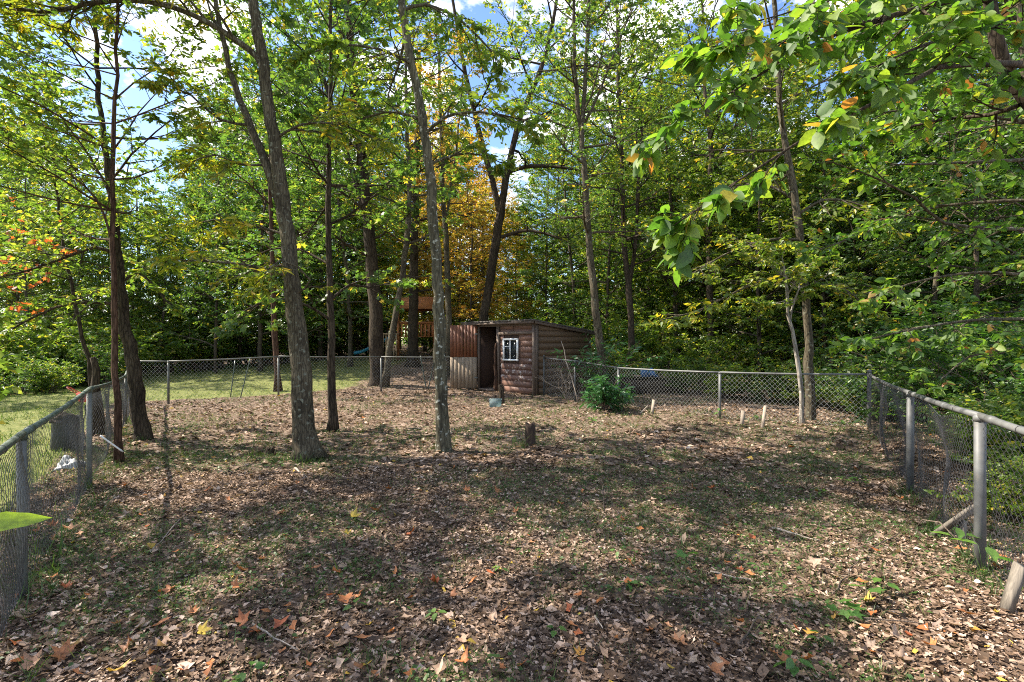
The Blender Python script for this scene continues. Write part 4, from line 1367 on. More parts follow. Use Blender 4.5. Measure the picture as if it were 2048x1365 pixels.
# spotted tree in the middle
P, rr = px_path(8.07, [(887, 909, 29), (882, 780, 25.5), (878, 640, 22), (872, 520, 21), (864, 400, 19.5), (852, 290, 18), (836, 190, 16.5), (820, 110, 15.5), (805, 20, 14.5), (795, -80, 13), (780, -350, 10), (775, -600, 6)])
t = Tree(105); path, rad = t.stem(P, rr, flare=0.22, wig=0.008, dens=0.16); t.add_trunk(path, rad, 18, 0.03)
t.limb_through([(850, 270, 7, 8.07), (890, 235, 6, 7.9), (960, 225, 5, 7.7), (1050, 240, 2.5, 7.5)], 9, 0.8, cfgY)
t.limb_through([(846, 240, 7, 8.07), (790, 225, 5, 8.2), (730, 235, 4, 8.4), (670, 260, 2, 8.6)], 9, 0.8, cfgY)
t.limb_through([(808, 20, 8, 8.07), (850, 10, 6, 8.2), (920, 40, 5, 8.4), (990, 110, 3, 8.6)], 9, 0.8, cfgY)
t.limb_through([(828, 130, 7, 8.07), (760, 100, 5, 7.7), (690, 90, 4, 7.4), (610, 110, 2, 7.1)], 9, 0.8, cfgY)
t.limb_through([(858, 330, 6, 8.07), (910, 310, 5, 8.2), (960, 310, 3, 8.4), (1010, 330, 2, 8.6)], 6, 0.6, cfgY)
t.crown_on(path, rad, 6.3, 7, CFG, 3.0)
root = tree_root('spotted_tree', base_of(P), 'straight tree with pale lichen spotted bark standing in front of the shed door')
finish_tree(root, t, t.leaves(8, 0.115, T_OVATE, 'crown', M['leaf_lime'], tint_mu=0.42), 'bark_spotted')

# ------------------------------------------------------------------ trees just outside the fences
def px_tree(name, label, d, pts, bark, leaf, seed, z0, nl, Lmax, size, tpl=None, per=8, forks=(), limbs=(), group=None, cfg=CFG, mu=0.42, sides=11, bare=0.0, low=0.55, lump=0.04, droop=0.25):
    P, rr = px_path(d, pts)
    t = Tree(seed, twig_wood=d < 16)
    path, rad = t.stem(P, rr, flare=0.22, dens=0.5 if d > 12 else 0.35, wig=0.015)
    t.add_trunk(path, rad, sides, lump)
    stems = [(path, rad)]
    for f in forks:
        Pf, rf_ = px_path(d, f)
        pf, rdf = t.stem(Pf, rf_, dens=0.5, wig=0.015)
        t.trunk.tube(pf, rdf, 9, True, lump, t.nr)
        stems.append((pf, rdf))
    for (lp, n, L) in limbs:
        t.limb_through(lp, n, L, cfg)
    for i, (pa, ra) in enumerate(stems):
        zz0 = max(z0, pa[0].z + 0.5)
        n = nl if i == 0 else max(4, int(nl * 0.6))
        if n: t.crown_on(pa, ra, zz0, n, cfg, Lmax, low=low)
    root = tree_root(name, base_of(P), label, group)
    b = Vector(root.location)
    if gz(b.x, b.y) < P[0].z - 0.02:      # let the stem reach down to the ground
        t.trunk.tube([Vector((P[0].x, P[0].y, gz(P[0].x, P[0].y) - 0.08)), P[0] + UP * 0.02], [rad[0] * 1.1, rad[0]], sides, False)
    finish_tree(root, t, t.leaves(per, size, tpl or T_SIMPLE, 'crown', M[leaf], tint_mu=mu, bare=bare, droop=droop) if t.tw else None, bark)
    return root


px_tree('young_tree', 'thin reddish trunk on the lawn just behind the far fence post', 17.6, [(556, 787, 13), (551, 700, 11), (548, 600, 9.5), (545, 500, 9), (540, 380, 7), (538, 250, 5), (536, 120, 3)], 'bark_red', 'leaf_green', 201, 3.4, 20, 2.6, 0.16, T_SIMPLE, 7, mu=0.45, low=0.9)
px_tree('oak_tree', 'massive dark oak trunk rising behind the far fence, nearest the leaning stem', 19.6, [(756, 782, 32), (754, 700, 28), (750, 600, 26), (740, 480, 22), (722, 300, 18), (705, 120, 14), (690, -60, 14), (680, -260, 7)], 'bark_dark', 'leaf_green', 202, 4.6, 26, 3.8, 0.17, T_SIMPLE, 9, mu=0.4, sides=14,
        forks=[[(735, 440, 13), (700, 330, 11), (660, 200, 8), (620, 60, 5)]])
px_tree('inclined_tree', 'thinner grey trunk slanting up beside the massive oak toward the shed', 18.9, [(768, 775, 15), (779, 700, 13), (795, 610, 12), (810, 520, 11), (818, 420, 10), (816, 300, 8), (812, 150, 6), (810, 0, 5)], 'bark_grey', 'leaf_lime', 203, 4.2, 20, 3.0, 0.16, T_SIMPLE, 8, mu=0.5)
px_tree('old_tree', 'broad dark trunk standing in front of the cedar climbing frame', 26.0, [(826, 735, 27), (826, 700, 22), (826, 640, 20), (828, 540, 17), (832, 400, 14), (836, 250, 11), (838, 100, 9)], 'bark_dark', 'leaf_yellow', 204, 4.0, 18, 3.6, 0.16, T_SIMPLE, 7, mu=0.45)
px_tree('twin_tree', 'thin pale pole of a tree rising straight up behind the shed door', 22.0, [(898, 760, 13), (897, 640, 12), (893, 500, 11), (886, 380, 9), (882, 250, 7), (878, 100, 5)], 'bark_grey', 'leaf_orange', 205, 6.5, 10, 2.6, 0.16, T_SIMPLE, 8, mu=0.35, forks=[[(890, 450, 6), (902, 380, 5), (915, 280, 4), (925, 150, 3)]])
px_tree('forking_tree', 'dark trunk behind the shed dividing into a wide open fork', 22.5, [(955, 745, 20), (966, 650, 18), (985, 530, 17.5), (1000, 430, 18), (1008, 385, 14), (1024, 300, 12), (1046, 220, 11), (1085, 130, 9), (1110, 20, 7), (1130, -120, 6)], 'bark_dark', 'leaf_lime', 206, 10.0, 16, 3.6, 0.17, T_SIMPLE, 9, mu=0.45,
        forks=[[(1000, 432, 12), (985, 360, 12), (966, 295, 11), (948, 220, 9.5), (925, 120, 8), (905, 0, 6), (890, -140, 4)]],
        limbs=[([(1015, 345, 9, 22.5), (1060, 333, 8, 22), (1120, 335, 6, 21.5), (1180, 345, 3, 21)], 9, 2.0), ([(1003, 475, 8, 22.5), (1050, 462, 7, 22), (1100, 470, 4, 21.5), (1135, 485, 3, 21)], 6, 1.6)])
px_tree('bare_topped_tree', 'tall tree with sparse bare upper branches rising from the laurel bush by the shed', 14.6, [(1207, 806, 19), (1202, 720, 17), (1192, 620, 15.5), (1184, 540, 14.5), (1174, 430, 12.5), (1168, 330, 11), (1163, 265, 10), (1170, 180, 8), (1176, 60, 8), (1178, -60, 6), (1182, -250, 3)], 'bark_grey', 'leaf_green', 207, 4.2, 24, 2.6, 0.13, T_SIMPLE, 8, mu=0.5, bare=0.35,
        forks=[[(1163, 265, 9), (1152, 180, 9), (1150, 80, 7), (1146, -40, 5), (1140, -200, 3)], [(1167, 250, 6), (1200, 180, 5), (1235, 90, 4), (1265, 20, 3)]])
px_tree('straight_tree', 'straight slim trunk standing behind the brush heap with the blue tarpaulin', 19.5, [(1263, 762, 14), (1262, 640, 13), (1256, 560, 12), (1248, 480, 10), (1246, 380, 8), (1240, 250, 9), (1236, 100, 6), (1232, -50, 4)], 'bark_dark', 'leaf_lime', 208, 4.5, 26, 3.0, 0.15, T_SIMPLE, 8, mu=0.45, forks=[[(1258, 575, 8), (1272, 480, 7), (1276, 380, 6), (1284, 250, 4)]])
px_tree('fence_tree', 'grey tree growing close behind the silver fence among yellowing sprays', 11.3, [(1622, 866, 22), (1619, 760, 18), (1616, 660, 15.5), (1608, 560, 15), (1598, 460, 14.5), (1586, 380, 14), (1572, 300, 12), (1560, 210, 10), (1552, 80, 10), (1546, -60, 7), (1542, -250, 4)], 'bark_grey', 'leaf_yellow', 209, 5.6, 18, 2.4, 0.115, T_OVATE, 6, mu=0.15,
        limbs=[([(1605, 545, 6, 11.3), (1560, 550, 5, 10.9), (1480, 580, 4, 10.5), (1400, 620, 3, 10.1), (1325, 640, 2, 9.9)], 13, 0.95),
               ([(1600, 480, 6, 11.3), (1540, 480, 5, 11.0), (1460, 505, 4, 10.8), (1390, 545, 3, 10.5)], 11, 0.95),
               ([(1608, 600, 5, 11.3), (1640, 570, 4, 10.8), (1690, 580, 3, 10.3), (1740, 620, 2, 9.9)], 9, 0.8),
               ([(1595, 430, 6, 11.3), (1650, 400, 5, 11.1), (1720, 410, 3, 10.8), (1780, 450, 2, 10.5)], 9, 0.9),
               ([(1590, 400, 6, 11.3), (1530, 370, 5, 11.6), (1460, 380, 4, 11.9), (1390, 420, 2, 12.2)], 10, 1.0)])
px_tree('fence_sapling', 'slim sapling with sunlit foot leaning beside the tree at the silver fence', 10.75, [(1607, 866, 10.5), (1603, 790, 9), (1592, 700, 7.5), (1578, 630, 6), (1574, 590, 6), (1570, 530, 4)], 'bark_pale', 'leaf_lime', 210, 2.4, 7, 1.1, 0.105, T_OVATE, 6, mu=0.5, forks=[[(1580, 640, 5), (1592, 600, 4), (1600, 560, 3)]])  # pale bark carries the sunlight on its foot in the colour
px_tree('thin_sapling', 'very thin dark sapling leaning away behind the old fence rail', 10.2, [(192, 800, 9), (176, 720, 8), (158, 640, 7), (140, 560, 6), (126, 480, 5), (116, 400, 4), (100, 260, 3)], 'bark_dark', 'leaf_lime', 211, 2.6, 16, 1.7, 0.10, T_OVATE, 7, mu=0.5, low=0.8)
px_tree('dead_snag', 'broken dead snag standing behind the old fence rail', 9.6, [(197, 880, 20), (194, 800, 17), (190, 745, 14), (186, 715, 9)], 'bark_dark', 'leaf_green', 212, 9, 0, 1, 0.1, lump=0.1)

# ------------------------------------------------------------------ big leaved tree overhanging from the right, its leaves modelled one by one
def big_leaf_mesh(seed, mat):
    rg = np.random.default_rng(seed)
    n = 7
    V, Fq, Ft = [], [], []
    droop = rg.uniform(0.10, 0.35); fold = rg.uniform(0.10, 0.28)
    for i in range(n + 1):
        u = i / n
        w = 0.30 * (math.sin(math.pi * u ** 0.80) ** 0.85) * (1 - 0.15 * u) if 0 < i < n else 0.0
        w *= 1 + (0.06 if i % 2 else -0.05)
        z = -droop * u * u
        V += [(u, -w, z + fold * w), (u, 0, z - 0.01), (u, w, z + fold * w)]
    for i in range(n):
        a = 3 * i
        Fq += [(a, a + 3, a + 4, a + 1), (a + 1, a + 4, a + 5, a + 2)]
    # petiole
    V += [(-0.18, -0.008, 0.03), (-0.18, 0.008, 0.03), (0.0, -0.01, 0), (0.0, 0.01, 0)]
    k = len(V) - 4
    Fq.append((k, k + 2, k + 3, k + 1))
    return np_data('leaf', V, np.array(Fq), mat)


BIGM = [big_leaf_mesh(k, M['leaf_big']) for k in range(5)]
bv = np.array([v.co[:] for v in BIGM[2].vertices]); bf = np.array([p.vertices[:] for p in BIGM[2].polygons])
BIG_TPL = (bv, bf)


def big_leaf_tree(name, label, base_pts, base_rad, limbs, seed, per, size, n_single, cfg, droop=0.35, bark='bark_dark', extra=None):
    t = Tree(seed)
    path, rad = t.stem(base_pts, base_rad, flare=0.2, wig=0.01)
    t.add_trunk(path, rad, 11, 0.04)
    for (lp, n, L) in limbs:
        t.limb_through(lp, n, L, cfg, droop=0.05)
    if extra: t.crown_on(path, rad, *extra)
    root = tree_root(name, base_of(base_pts), label)
    P, D, Nn, S, tt = t.leaf_arrays(per, size, droop=droop, spread=0.4, flat=0.6)
    # leaves that show largest become objects of their own
    u = P[:, 0] / np.maximum(P[:, 1], 0.3) * F + 1024; v = HZ - (P[:, 2] - CAM_H) / np.maximum(P[:, 1], 0.3) * F
    seen = (P[:, 1] > 0.8) & (u > -10) & (u < 2058) & (v > -10) & (v < 1375)
    score = np.where(seen, S / np.maximum(P[:, 1], 0.3), 0)
    order = np.argsort(-score)
    one = order[:n_single][score[order[:n_single]] > 0]
    rest = np.setdiff1d(np.arange(len(P)), one)
    finish_tree(root, t, bake(P[rest], D[rest], Nn[rest], S[rest], tt[rest], BIG_TPL, 'crown', M['leaf_big_mass']), bark)
    b = np.array(tuple(root.location))
    Dn = norm(D[one]); B = norm(np.cross(Nn[one], Dn)); Nz = np.cross(Dn, B)
    for k, i in enumerate(one):
        o = bpy.data.objects.new('leaf', BIGM[k % 5]); COL.objects.link(o); o.parent = root
        m = Matrix(((Dn[k, 0], B[k, 0], Nz[k, 0], 0), (Dn[k, 1], B[k, 1], Nz[k, 1], 0), (Dn[k, 2], B[k, 2], Nz[k, 2], 0), (0, 0, 0, 1)))
        o.matrix_local = Matrix.Translation(Vector(P[i] - b)) @ m @ Matrix.Scale(float(S[i]), 4)
    return root


cfgB = dict(levels=3, kids=[6, 4], ratio=0.58, wig=0.14, trop=[0.0, -0.03, -0.10])
big_leaf_tree('overhanging_tree', 'dark tree by the pinched fence whose big leaved boughs overhang the yard',
              [(5.15, 4.6, 0.0), (5.05, 4.6, 1.4), (4.88, 4.6, 2.9), (4.74, 4.6, 3.6), (4.58, 4.6, 4.0), (4.34, 4.6, 4.5), (4.2, 4.6, 5.4), (4.1, 4.6, 7.0), (4.0, 4.7, 9.0)],
              [0.09, 0.08, 0.068, 0.062, 0.058, 0.052, 0.045, 0.03, 0.02],
              [([(1975, 0, 13, 4.6), (1903, 0, 12, 4.3), (1751, 41, 9, 3.9), (1640, 62, 7, 3.6), (1521, 88, 4, 3.3), (1420, 95, 2, 3.2)], 12, 0.55),
               ([(1960, -10, 9, 4.6), (1833, 20, 8, 4.1), (1640, 82, 6, 3.7), (1530, 143, 5, 3.5), (1464, 185, 3, 3.4), (1340, 240, 2, 3.3)], 12, 0.5),
               ([(2038, 128, 13, 4.6), (1960, 128, 12, 4.1), (1874, 137, 10, 3.6), (1792, 182, 8, 3.2), (1670, 246, 6, 2.95), (1587, 291, 5, 2.85), (1464, 369, 3.5, 2.75), (1345, 455, 2, 2.7)], 12, 0.40),
               ([(2000, -60, 9, 4.4), (1850, -60, 7, 3.8), (1700, -20, 5, 3.4), (1560, 30, 3, 3.2), (1450, 60, 2, 3.1)], 11, 0.5),
               ([(2040, 210, 9, 4.6), (1980, 230, 8, 4.9), (1880, 240, 6, 5.2), (1760, 270, 3, 5.5)], 9, 0.6),
               ([(2010, 40, 9, 4.6), (1940, 60, 8, 4.0), (1850, 90, 6, 3.6), (1760, 130, 3, 3.3)], 8, 0.45)],
              301, 6, 0.108, 300, dict(levels=3, kids=[6, 5], ratio=0.62, wig=0.16, trop=[0.0, -0.02, -0.06], flat=0.5), 0.32, extra=(5.2, 9, CFG, 2.2))
big_leaf_tree('bough_sapling', 'sapling with long level boughs of broad leaves behind the pinched fence',
              [(7.4, 6.6, 0.0), (7.25, 6.6, 1.6), (7.0, 6.6, 3.0), (6.8, 6.7, 4.6), (6.7, 6.8, 6.4)], [0.09, 0.08, 0.065, 0.05, 0.02],
              [([(2100, 465, 9, 6.6), (2047, 460, 8, 6.4), (1890, 447, 6, 6.0), (1830, 395, 5, 5.9), (1710, 340, 3, 5.8), (1640, 320, 2, 5.7)], 11, 0.7),
               ([(2110, 320, 9, 6.6), (2000, 322, 7, 6.3), (1880, 328, 5, 6.1), (1780, 330, 3, 6.0)], 8, 0.7),
               ([(2100, 560, 8, 6.6), (1980, 545, 6, 6.3), (1850, 560, 4, 6.1), (1730, 600, 2, 5.9)], 9, 0.7),
               ([(2100, 640, 8, 6.6), (1960, 640, 6, 6.2), (1820, 660, 4, 5.9), (1700, 690, 2, 5.7)], 9, 0.6),
               ([(2100, 400, 8, 6.6), (1960, 405, 6, 6.9), (1850, 420, 5, 7.2), (1720, 470, 3, 7.5), (1640, 500, 2, 7.6)], 10, 0.8),
               ([(2080, 250, 8, 6.7), (1960, 230, 6, 6.7), (1840, 220, 4, 6.8), (1700, 230, 3, 6.9)], 10, 0.8),
               ([(2100, 150, 8, 6.8), (1980, 120, 6, 6.6), (1860, 110, 4, 6.4), (1720, 140, 3, 6.2)], 10, 0.8),
               ([(2080, 60, 8, 6.8), (1940, 30, 6, 6.9), (1800, 10, 4, 7.1), (1660, 30, 3, 7.3)], 10, 0.9),
               ([(2100, 720, 8, 6.6), (2020, 700, 6, 6.1), (1940, 715, 4, 5.7), (1880, 760, 2, 5.4)], 6, 0.5)],
              302, 7, 0.10, 300, cfgB, 0.25, 'bark_grey', extra=(4.4, 10, CFG, 2.4))

# one bright leaf of a seedling close to the lens
sd_ = empty('near_twig', Vector((-1.16, 1.0, gz(-1.16, 1.0))))
tag(sd_, 'bright yellow green leaf on a low twig poking in beside the old fence post', 'plant')
MB().tube([(0, 0, 0), (0.0, 0.01, 0.6), (0.03, 0.0, 1.2), (0.085, 0.0, 1.384)], [0.006, 0.005, 0.004, 0.002], 6).build('stem', M['twig'], sd_, True)
lf = link('leaf', big_leaf_mesh(9, M['leaf_tip']), sd_)
lf.location = (0.105, 0.0, 1.385)
lf.rotation_euler = (R(70), R(-4), R(4))
lf.scale = (0.135, 0.062, 0.06)

# ------------------------------------------------------------------ wood beyond the yard: a few kinds of tree, each tree its own object
def proto_tree(seed, height, r, z0, nl, Lmax, size, per, tpl, leaf, bark, cfg=CFG, lean=0.3, mu=0.42, fork=False, low=0.5):
    t = Tree(seed, twig_wood=False)
    pts = [Vector((0, 0, -0.1))]
    x = y = 0
    for k in range(1, 7):
        x += t.rg.gauss(0, lean); y += t.rg.gauss(0, lean)
        pts.append(Vector((x * k / 6, y * k / 6, height * k / 6)))
    rr = [r * (1 - 0.85 * k / 6) for k in range(7)]
    path, rad = t.stem(pts, rr, flare=0.25, dens=0.7, wig=0.02)
    t.add_trunk(path, rad, 9, 0.04)
    t.crown_on(path, rad, z0, nl, cfg, Lmax, low=low)
    root = empty('forest_tree', (0, 0, 0))
    root['category'] = 'tree'
    finish_tree(root, t, t.leaves(per, size, tpl, 'crown', M[leaf], tint_mu=mu), bark)
    return root


PROTO = [
    (proto_tree(401, 19, 0.17, 3.0, 40, 4.0, 0.20, 10, T_SIMPLE, 'leaf_green', 'bark_far'), 'tall green tree'),
    (proto_tree(402, 17, 0.13, 2.0, 38, 3.4, 0.18, 10, T_SIMPLE, 'leaf_lime', 'bark_far', low=0.75), 'light green tree'),
    (proto_tree(403, 21, 0.20, 4.5, 38, 4.6, 0.21, 10, T_SIMPLE, 'leaf_green', 'bark_far', mu=0.3), 'tall dark green tree'),
    (proto_tree(404, 14, 0.10, 1.6, 34, 3.0, 0.19, 9, T_SIMPLE, 'leaf_green', 'bark_far', low=0.85), 'young green tree'),
    (proto_tree(405, 16, 0.12, 2.6, 36, 3.4, 0.19, 9, T_LONG, 'leaf_green', 'bark_grey', low=0.75), 'feathery green tree'),
    (proto_tree(406, 8.5, 0.08, 0.7, 34, 3.0, 0.165, 10, T_SIMPLE, 'leaf_green', 'bark_far', low=1.0), 'low bushy tree'),
]
# (photo column, depth, kind, scale, leaf material or None)
FOREST = [
    # over the lawn edge
    (-30, 25, 1, 0.55, None), (60, 21, 4, 0.62, 'leaf_lime'), (30, 30, 2, 0.9, None), (130, 27, 1, 0.62, None), (95, 36, 0, 0.85, None),
    (215, 30, 3, 0.62, None), (270, 36, 4, 0.55, None), (330, 33, 1, 0.52, 'leaf_green'), (385, 28, 4, 0.72, None), (430, 24.5, 3, 0.82, None), (470, 33, 0, 0.85, 'leaf_deep'),
    (520, 25, 1, 0.85, 'leaf_green'), (600, 26, 3, 0.95, None), (300, 50, 0, 0.62, 'leaf_deep'),
    # round the climbing frame
    (640, 31, 0, 0.9, None), (680, 38, 1, 0.95, None), (700, 26, 4, 0.9, None), (775, 34, 3, 0.9, 'leaf_yellow'), (800, 44, 1, 0.9, 'leaf_yellow'), (850, 40, 0, 0.9, 'leaf_orange'), (880, 33, 3, 0.85, 'leaf_orange'),
    # behind the shed
    (920, 38, 1, 0.85, 'leaf_orange'), (945, 30, 3, 0.85, 'leaf_orange'), (1030, 29, 3, 0.55, 'leaf_yellow'), (985, 42, 4, 0.8, 'leaf_orange'), (1015, 34, 3, 0.62, 'leaf_orange'), (1060, 46, 1, 0.55, 'leaf_yellow'), (1095, 30, 3, 0.85, None), (1150, 27, 4, 0.9, None), (1215, 25, 1, 0.8, 'leaf_green'),
    # behind the silver fence
    (1290, 29, 3, 0.9, None), (1318, 35, 4, 0.95, None), (1350, 24, 0, 0.8, 'leaf_lime'), (1420, 22, 2, 0.85, 'leaf_lime'), (1487, 26, 0, 0.85, None), (1520, 19.5, 3, 0.8, 'leaf_lime'), (1600, 24, 4, 0.85, None), (1650, 18, 3, 0.8, 'leaf_lime'), (1730, 21, 0, 0.8, 'leaf_lime'),
    # behind the pinched fence
    (1780, 17, 3, 0.75, 'leaf_deep'), (1860, 15, 4, 0.7, None), (1905, 21, 0, 0.85, None), (1960, 13.5, 3, 0.75, None), (2030, 17, 0, 0.8, 'leaf_deep'), (2075, 12, 4, 0.7, 'leaf_deep'), (2200, 15, 1, 0.8, 'leaf_deep'),
    (20, 33, 0, 0.8, 'leaf_lime'), (110, 30, 4, 0.75, 'leaf_lime'), (-330, 15.5, 1, 0.6, None), (455, 40, 2, 0.9, None), (545, 36, 0, 0.95, 'leaf_lime'), (620, 45, 2, 1.0, None), (700, 41, 0, 1.0, 'leaf_lime'), (765, 47, 2, 1.05, None), (835, 52, 2, 1.05, None), (905, 50, 0, 1.1, 'leaf_lime'), (1060, 60, 0, 0.9, None), (1110, 50, 2, 1.1, None), (1165, 42, 0, 1.05, 'leaf_lime'), (1215, 47, 2, 1.1, None), (1265, 38, 1, 1.15, None), (1310, 46, 2, 1.1, None), (1375, 36, 1, 1.1, None), (1450, 43, 0, 1.1, 'leaf_lime'), (1530, 40, 2, 1.0, None),
    # low bushy ones that close the gaps under the crowns
    (-40, 27, 5, 1.1, 'leaf_lime'), (50, 25, 5, 1.0, None), (140, 24, 5, 0.95, 'leaf_lime'), (205, 34, 5, 1.2, None), (255, 29, 5, 0.95, None), (318, 27, 5, 0.9, 'leaf_lime'), (375, 33, 5, 1.2, None), (420, 31, 5, 1.2, 'leaf_lime'), (480, 29, 5, 1.15, None), (530, 36, 5, 1.4, None), (575, 30, 5, 1.1, 'leaf_lime'), (625, 37, 5, 1.4, None),
    (665, 33, 5, 1.1, None), (715, 34, 5, 1.1, 'leaf_lime'), (770, 40, 5, 1.3, 'leaf_yellow'), (862, 46, 5, 1.5, 'leaf_yellow'), (800, 50, 5, 1.6, 'leaf_orange'),
    (925, 45, 5, 1.4, 'leaf_orange'), (965, 48, 5, 1.5, 'leaf_yellow'), (1005, 50, 5, 1.2, 'leaf_orange'), (1045, 38, 5, 0.8, 'leaf_lime'), (1110, 42, 5, 1.1, 'leaf_lime'), (1150, 45, 5, 1.4, None), (1195, 40, 5, 1.3, 'leaf_lime'),
    (1235, 31, 5, 1.15, 'leaf_lime'), (1275, 36, 5, 1.4, None), (1310, 27, 5, 1.1, None), (1345, 32, 5, 1.3, 'leaf_lime'), (1395, 26, 5, 1.1, 'leaf_lime'), (1440, 31, 5, 1.3, None), (1475, 23, 5, 0.95, 'leaf_lime'), (1515, 29, 5, 1.25, 'leaf_lime'), (1550, 22.5, 5, 0.95, 'leaf_lime'), (1590, 28, 5, 1.3, 'leaf_deep'), (1635, 22, 5, 1.0, 'leaf_lime'), (1670, 24, 5, 1.1, 'leaf_deep'), (1715, 17.5, 5, 0.8, None),
    (1765, 22, 5, 1.1, None), (1800, 19, 5, 0.95, 'leaf_deep'), (1850, 20, 5, 1.05, None), (1890, 16.5, 5, 0.85, 'leaf_deep'), (1940, 21, 5, 1.1, None), (1975, 16, 5, 0.85, 'leaf_deep'), (2020, 22, 5, 1.2, None), (2050, 14, 5, 0.8, 'leaf_deep'), (2090, 18, 5, 1.0, None),
]
LOOKS = {'leaf_yellow': 'yellowing', 'leaf_orange': 'orange leaved', 'leaf_lime': 'light green', 'leaf_deep': 'deep green', 'leaf_green': 'mid green'}


def region(px):
    if px < 620: return ('along the lawn edge', 'trees along the lawn edge', 'from the old fence')
    if px < 900: return ('around the climbing frame', 'trees around the climbing frame', 'toward the shed')
    if px < 1230: return ('behind the shed', 'trees behind the shed', 'from its open door')
    if px < 1760: return ('behind the silver fence', 'trees behind the silver fence', 'from the shed')
    return ('behind the pinched fence', 'trees behind the pinched fence', 'from the corner post')


rgF = random.Random(77)
counts = {}
first_used = [False] * len(PROTO)
for (px, d, k, sc_, leaf) in sorted(FOREST):
    loc = Vector(((px - 1024) / F * d, d, 0)); loc.z = gz(loc.x, loc.y)
    where, grp, cnt = region(px)
    look = PROTO[k][1] if not leaf else (LOOKS[leaf] + ' ' + PROTO[k][1].split()[-1] if k != 3 else LOOKS[leaf] + ' young tree')
    key = (look, where)
    counts[key] = counts.get(key, 0) + 1
    label = '%s %s, %s of its kind %s' % (look, where, ORD[counts[key] - 1], cnt)
    sc3 = (sc_ * rgF.uniform(0.92, 1.1), sc_ * rgF.uniform(0.92, 1.1), sc_ * rgF.uniform(0.95, 1.08))
    if not first_used[k] and not leaf:
        first_used[k] = True
        o = PROTO[k][0]
        o.location = loc; o.rotation_euler = (0, 0, rgF.random() * 6.28); o.scale = sc3
        tag(o, label, group=grp)
    else:
        copy_thing(PROTO[k][0], loc, rgF.random() * 6.28, sc3, label, {'crown': leaf} if leaf else None, grp)

# two young trees on the lawn, just outside the frame, whose crowns dapple the front of the yard
for (x_, y_, k_, sc_, lab) in ((-7.3, 5.1, 3, 0.60, 'young tree on the lawn outside the old fence post, nearly out of view'), (-10.6, 4.2, 4, 0.62, 'feathery tree on the lawn far out from the old fence, out of view')):
    copy_thing(PROTO[k_][0], Vector((x_, y_, gz(x_, y_))), 1.3 * k_, sc_, lab, {'crown': 'leaf_lime'}, 'young trees on the lawn by the old fence')

# ------------------------------------------------------------------ understory shrubs
def proto_shrub(seed, h, n, L, size, per, tpl, leaf, mu=0.4, cfg=None, name='wood_shrub'):
    t = Tree(seed, twig_wood=False)
    cfg = cfg or dict(levels=3, kids=[5, 4], ratio=0.5, wig=0.2, trop=[0.06, 0.0, -0.05])
    for i in range(n):
        a = t.rg.random() * 6.28; el = t.rg.uniform(0.5, 1.4)
        d = Vector((math.cos(a) * math.cos(el), math.sin(a) * math.cos(el), math.sin(el)))
        t.branch(Vector((0.12 * math.cos(a), 0.12 * math.sin(a), -0.05)), d, L * t.rg.uniform(0.6, 1.15) * (0.75 + 0.4 * math.sin(el)), 0.018, 0, cfg)
    root = empty(name, (0, 0, 0))
    root['category'] = 'shrub'
    mb = t.limb
    finish_tree(root, t, t.leaves(per, size, tpl, 'crown', M[leaf], tint_mu=mu), 'twig')
    return root


SHRUB = [(proto_shrub(501, 2, 26, 1.9, 0.12, 8, T_SIMPLE, 'leaf_green'), 'green leafy shrub'),
         (proto_shrub(502, 2, 24, 1.7, 0.13, 8, T_OVATE, 'leaf_lime'), 'light green shrub'),
         (proto_shrub(503, 3, 30, 2.5, 0.13, 8, T_SIMPLE, 'leaf_deep'), 'dark green shrub')]
SHRUBS = [
    (-60, 18, 1, 1.3), (-5, 20.5, 0, 1.5), (28, 16.6, 0, 0.62), (62, 19.5, 1, 1.2), (98, 17.2, 1, 0.55), (128, 19, 0, 0.9), (165, 21.5, 1, 1.35), (200, 19.5, 0, 0.8), (245, 24, 1, 1.3), (300, 29, 0, 1.5), (350, 31, 1, 1.6), (400, 28, 1, 1.4), (445, 29.5, 0, 1.3), (500, 31, 1, 1.4), (545, 30, 0, 1.3), (590, 31, 1, 1.3), (640, 34, 0, 1.5), (690, 35, 2, 1.5), (740, 38, 0, 1.5),
    (880, 37, 1, 1.4), (930, 32, 0, 1.3), (975, 36, 1, 1.6), (1030, 29, 1, 1.3), (1075, 34, 1, 1.5), (1120, 27, 0, 1.3), (1165, 31, 1, 1.6), (1205, 23, 1, 1.2),
    (1230, 19, 1, 0.8), (1285, 22, 1, 1.3), (1320, 18.5, 0, 0.7), (1345, 26, 1, 1.5), (1385, 17, 0, 0.6), (1420, 20, 1, 1.0), (1455, 15.5, 1, 0.55), (1490, 24, 0, 1.5), (1540, 15, 0, 0.6), (1575, 20, 1, 1.15), (1600, 14.2, 1, 0.5), (1660, 15.5, 0, 0.8), (1700, 13, 1, 0.55), (1745, 17, 0, 1.0),
    (1790, 11.5, 0, 0.75), (1830, 14.5, 2, 1.1), (1885, 11, 2, 0.8), (1930, 17, 0, 1.3), (1965, 8.2, 0, 0.62), (2010, 12, 2, 1.1), (2045, 6.6, 1, 0.55), (2070, 9.5, 2, 1.0), (2030, 4.9, 1, 0.36), (2000, 7.0, 0, 0.45),
]
counts = {}
used = [False] * 3
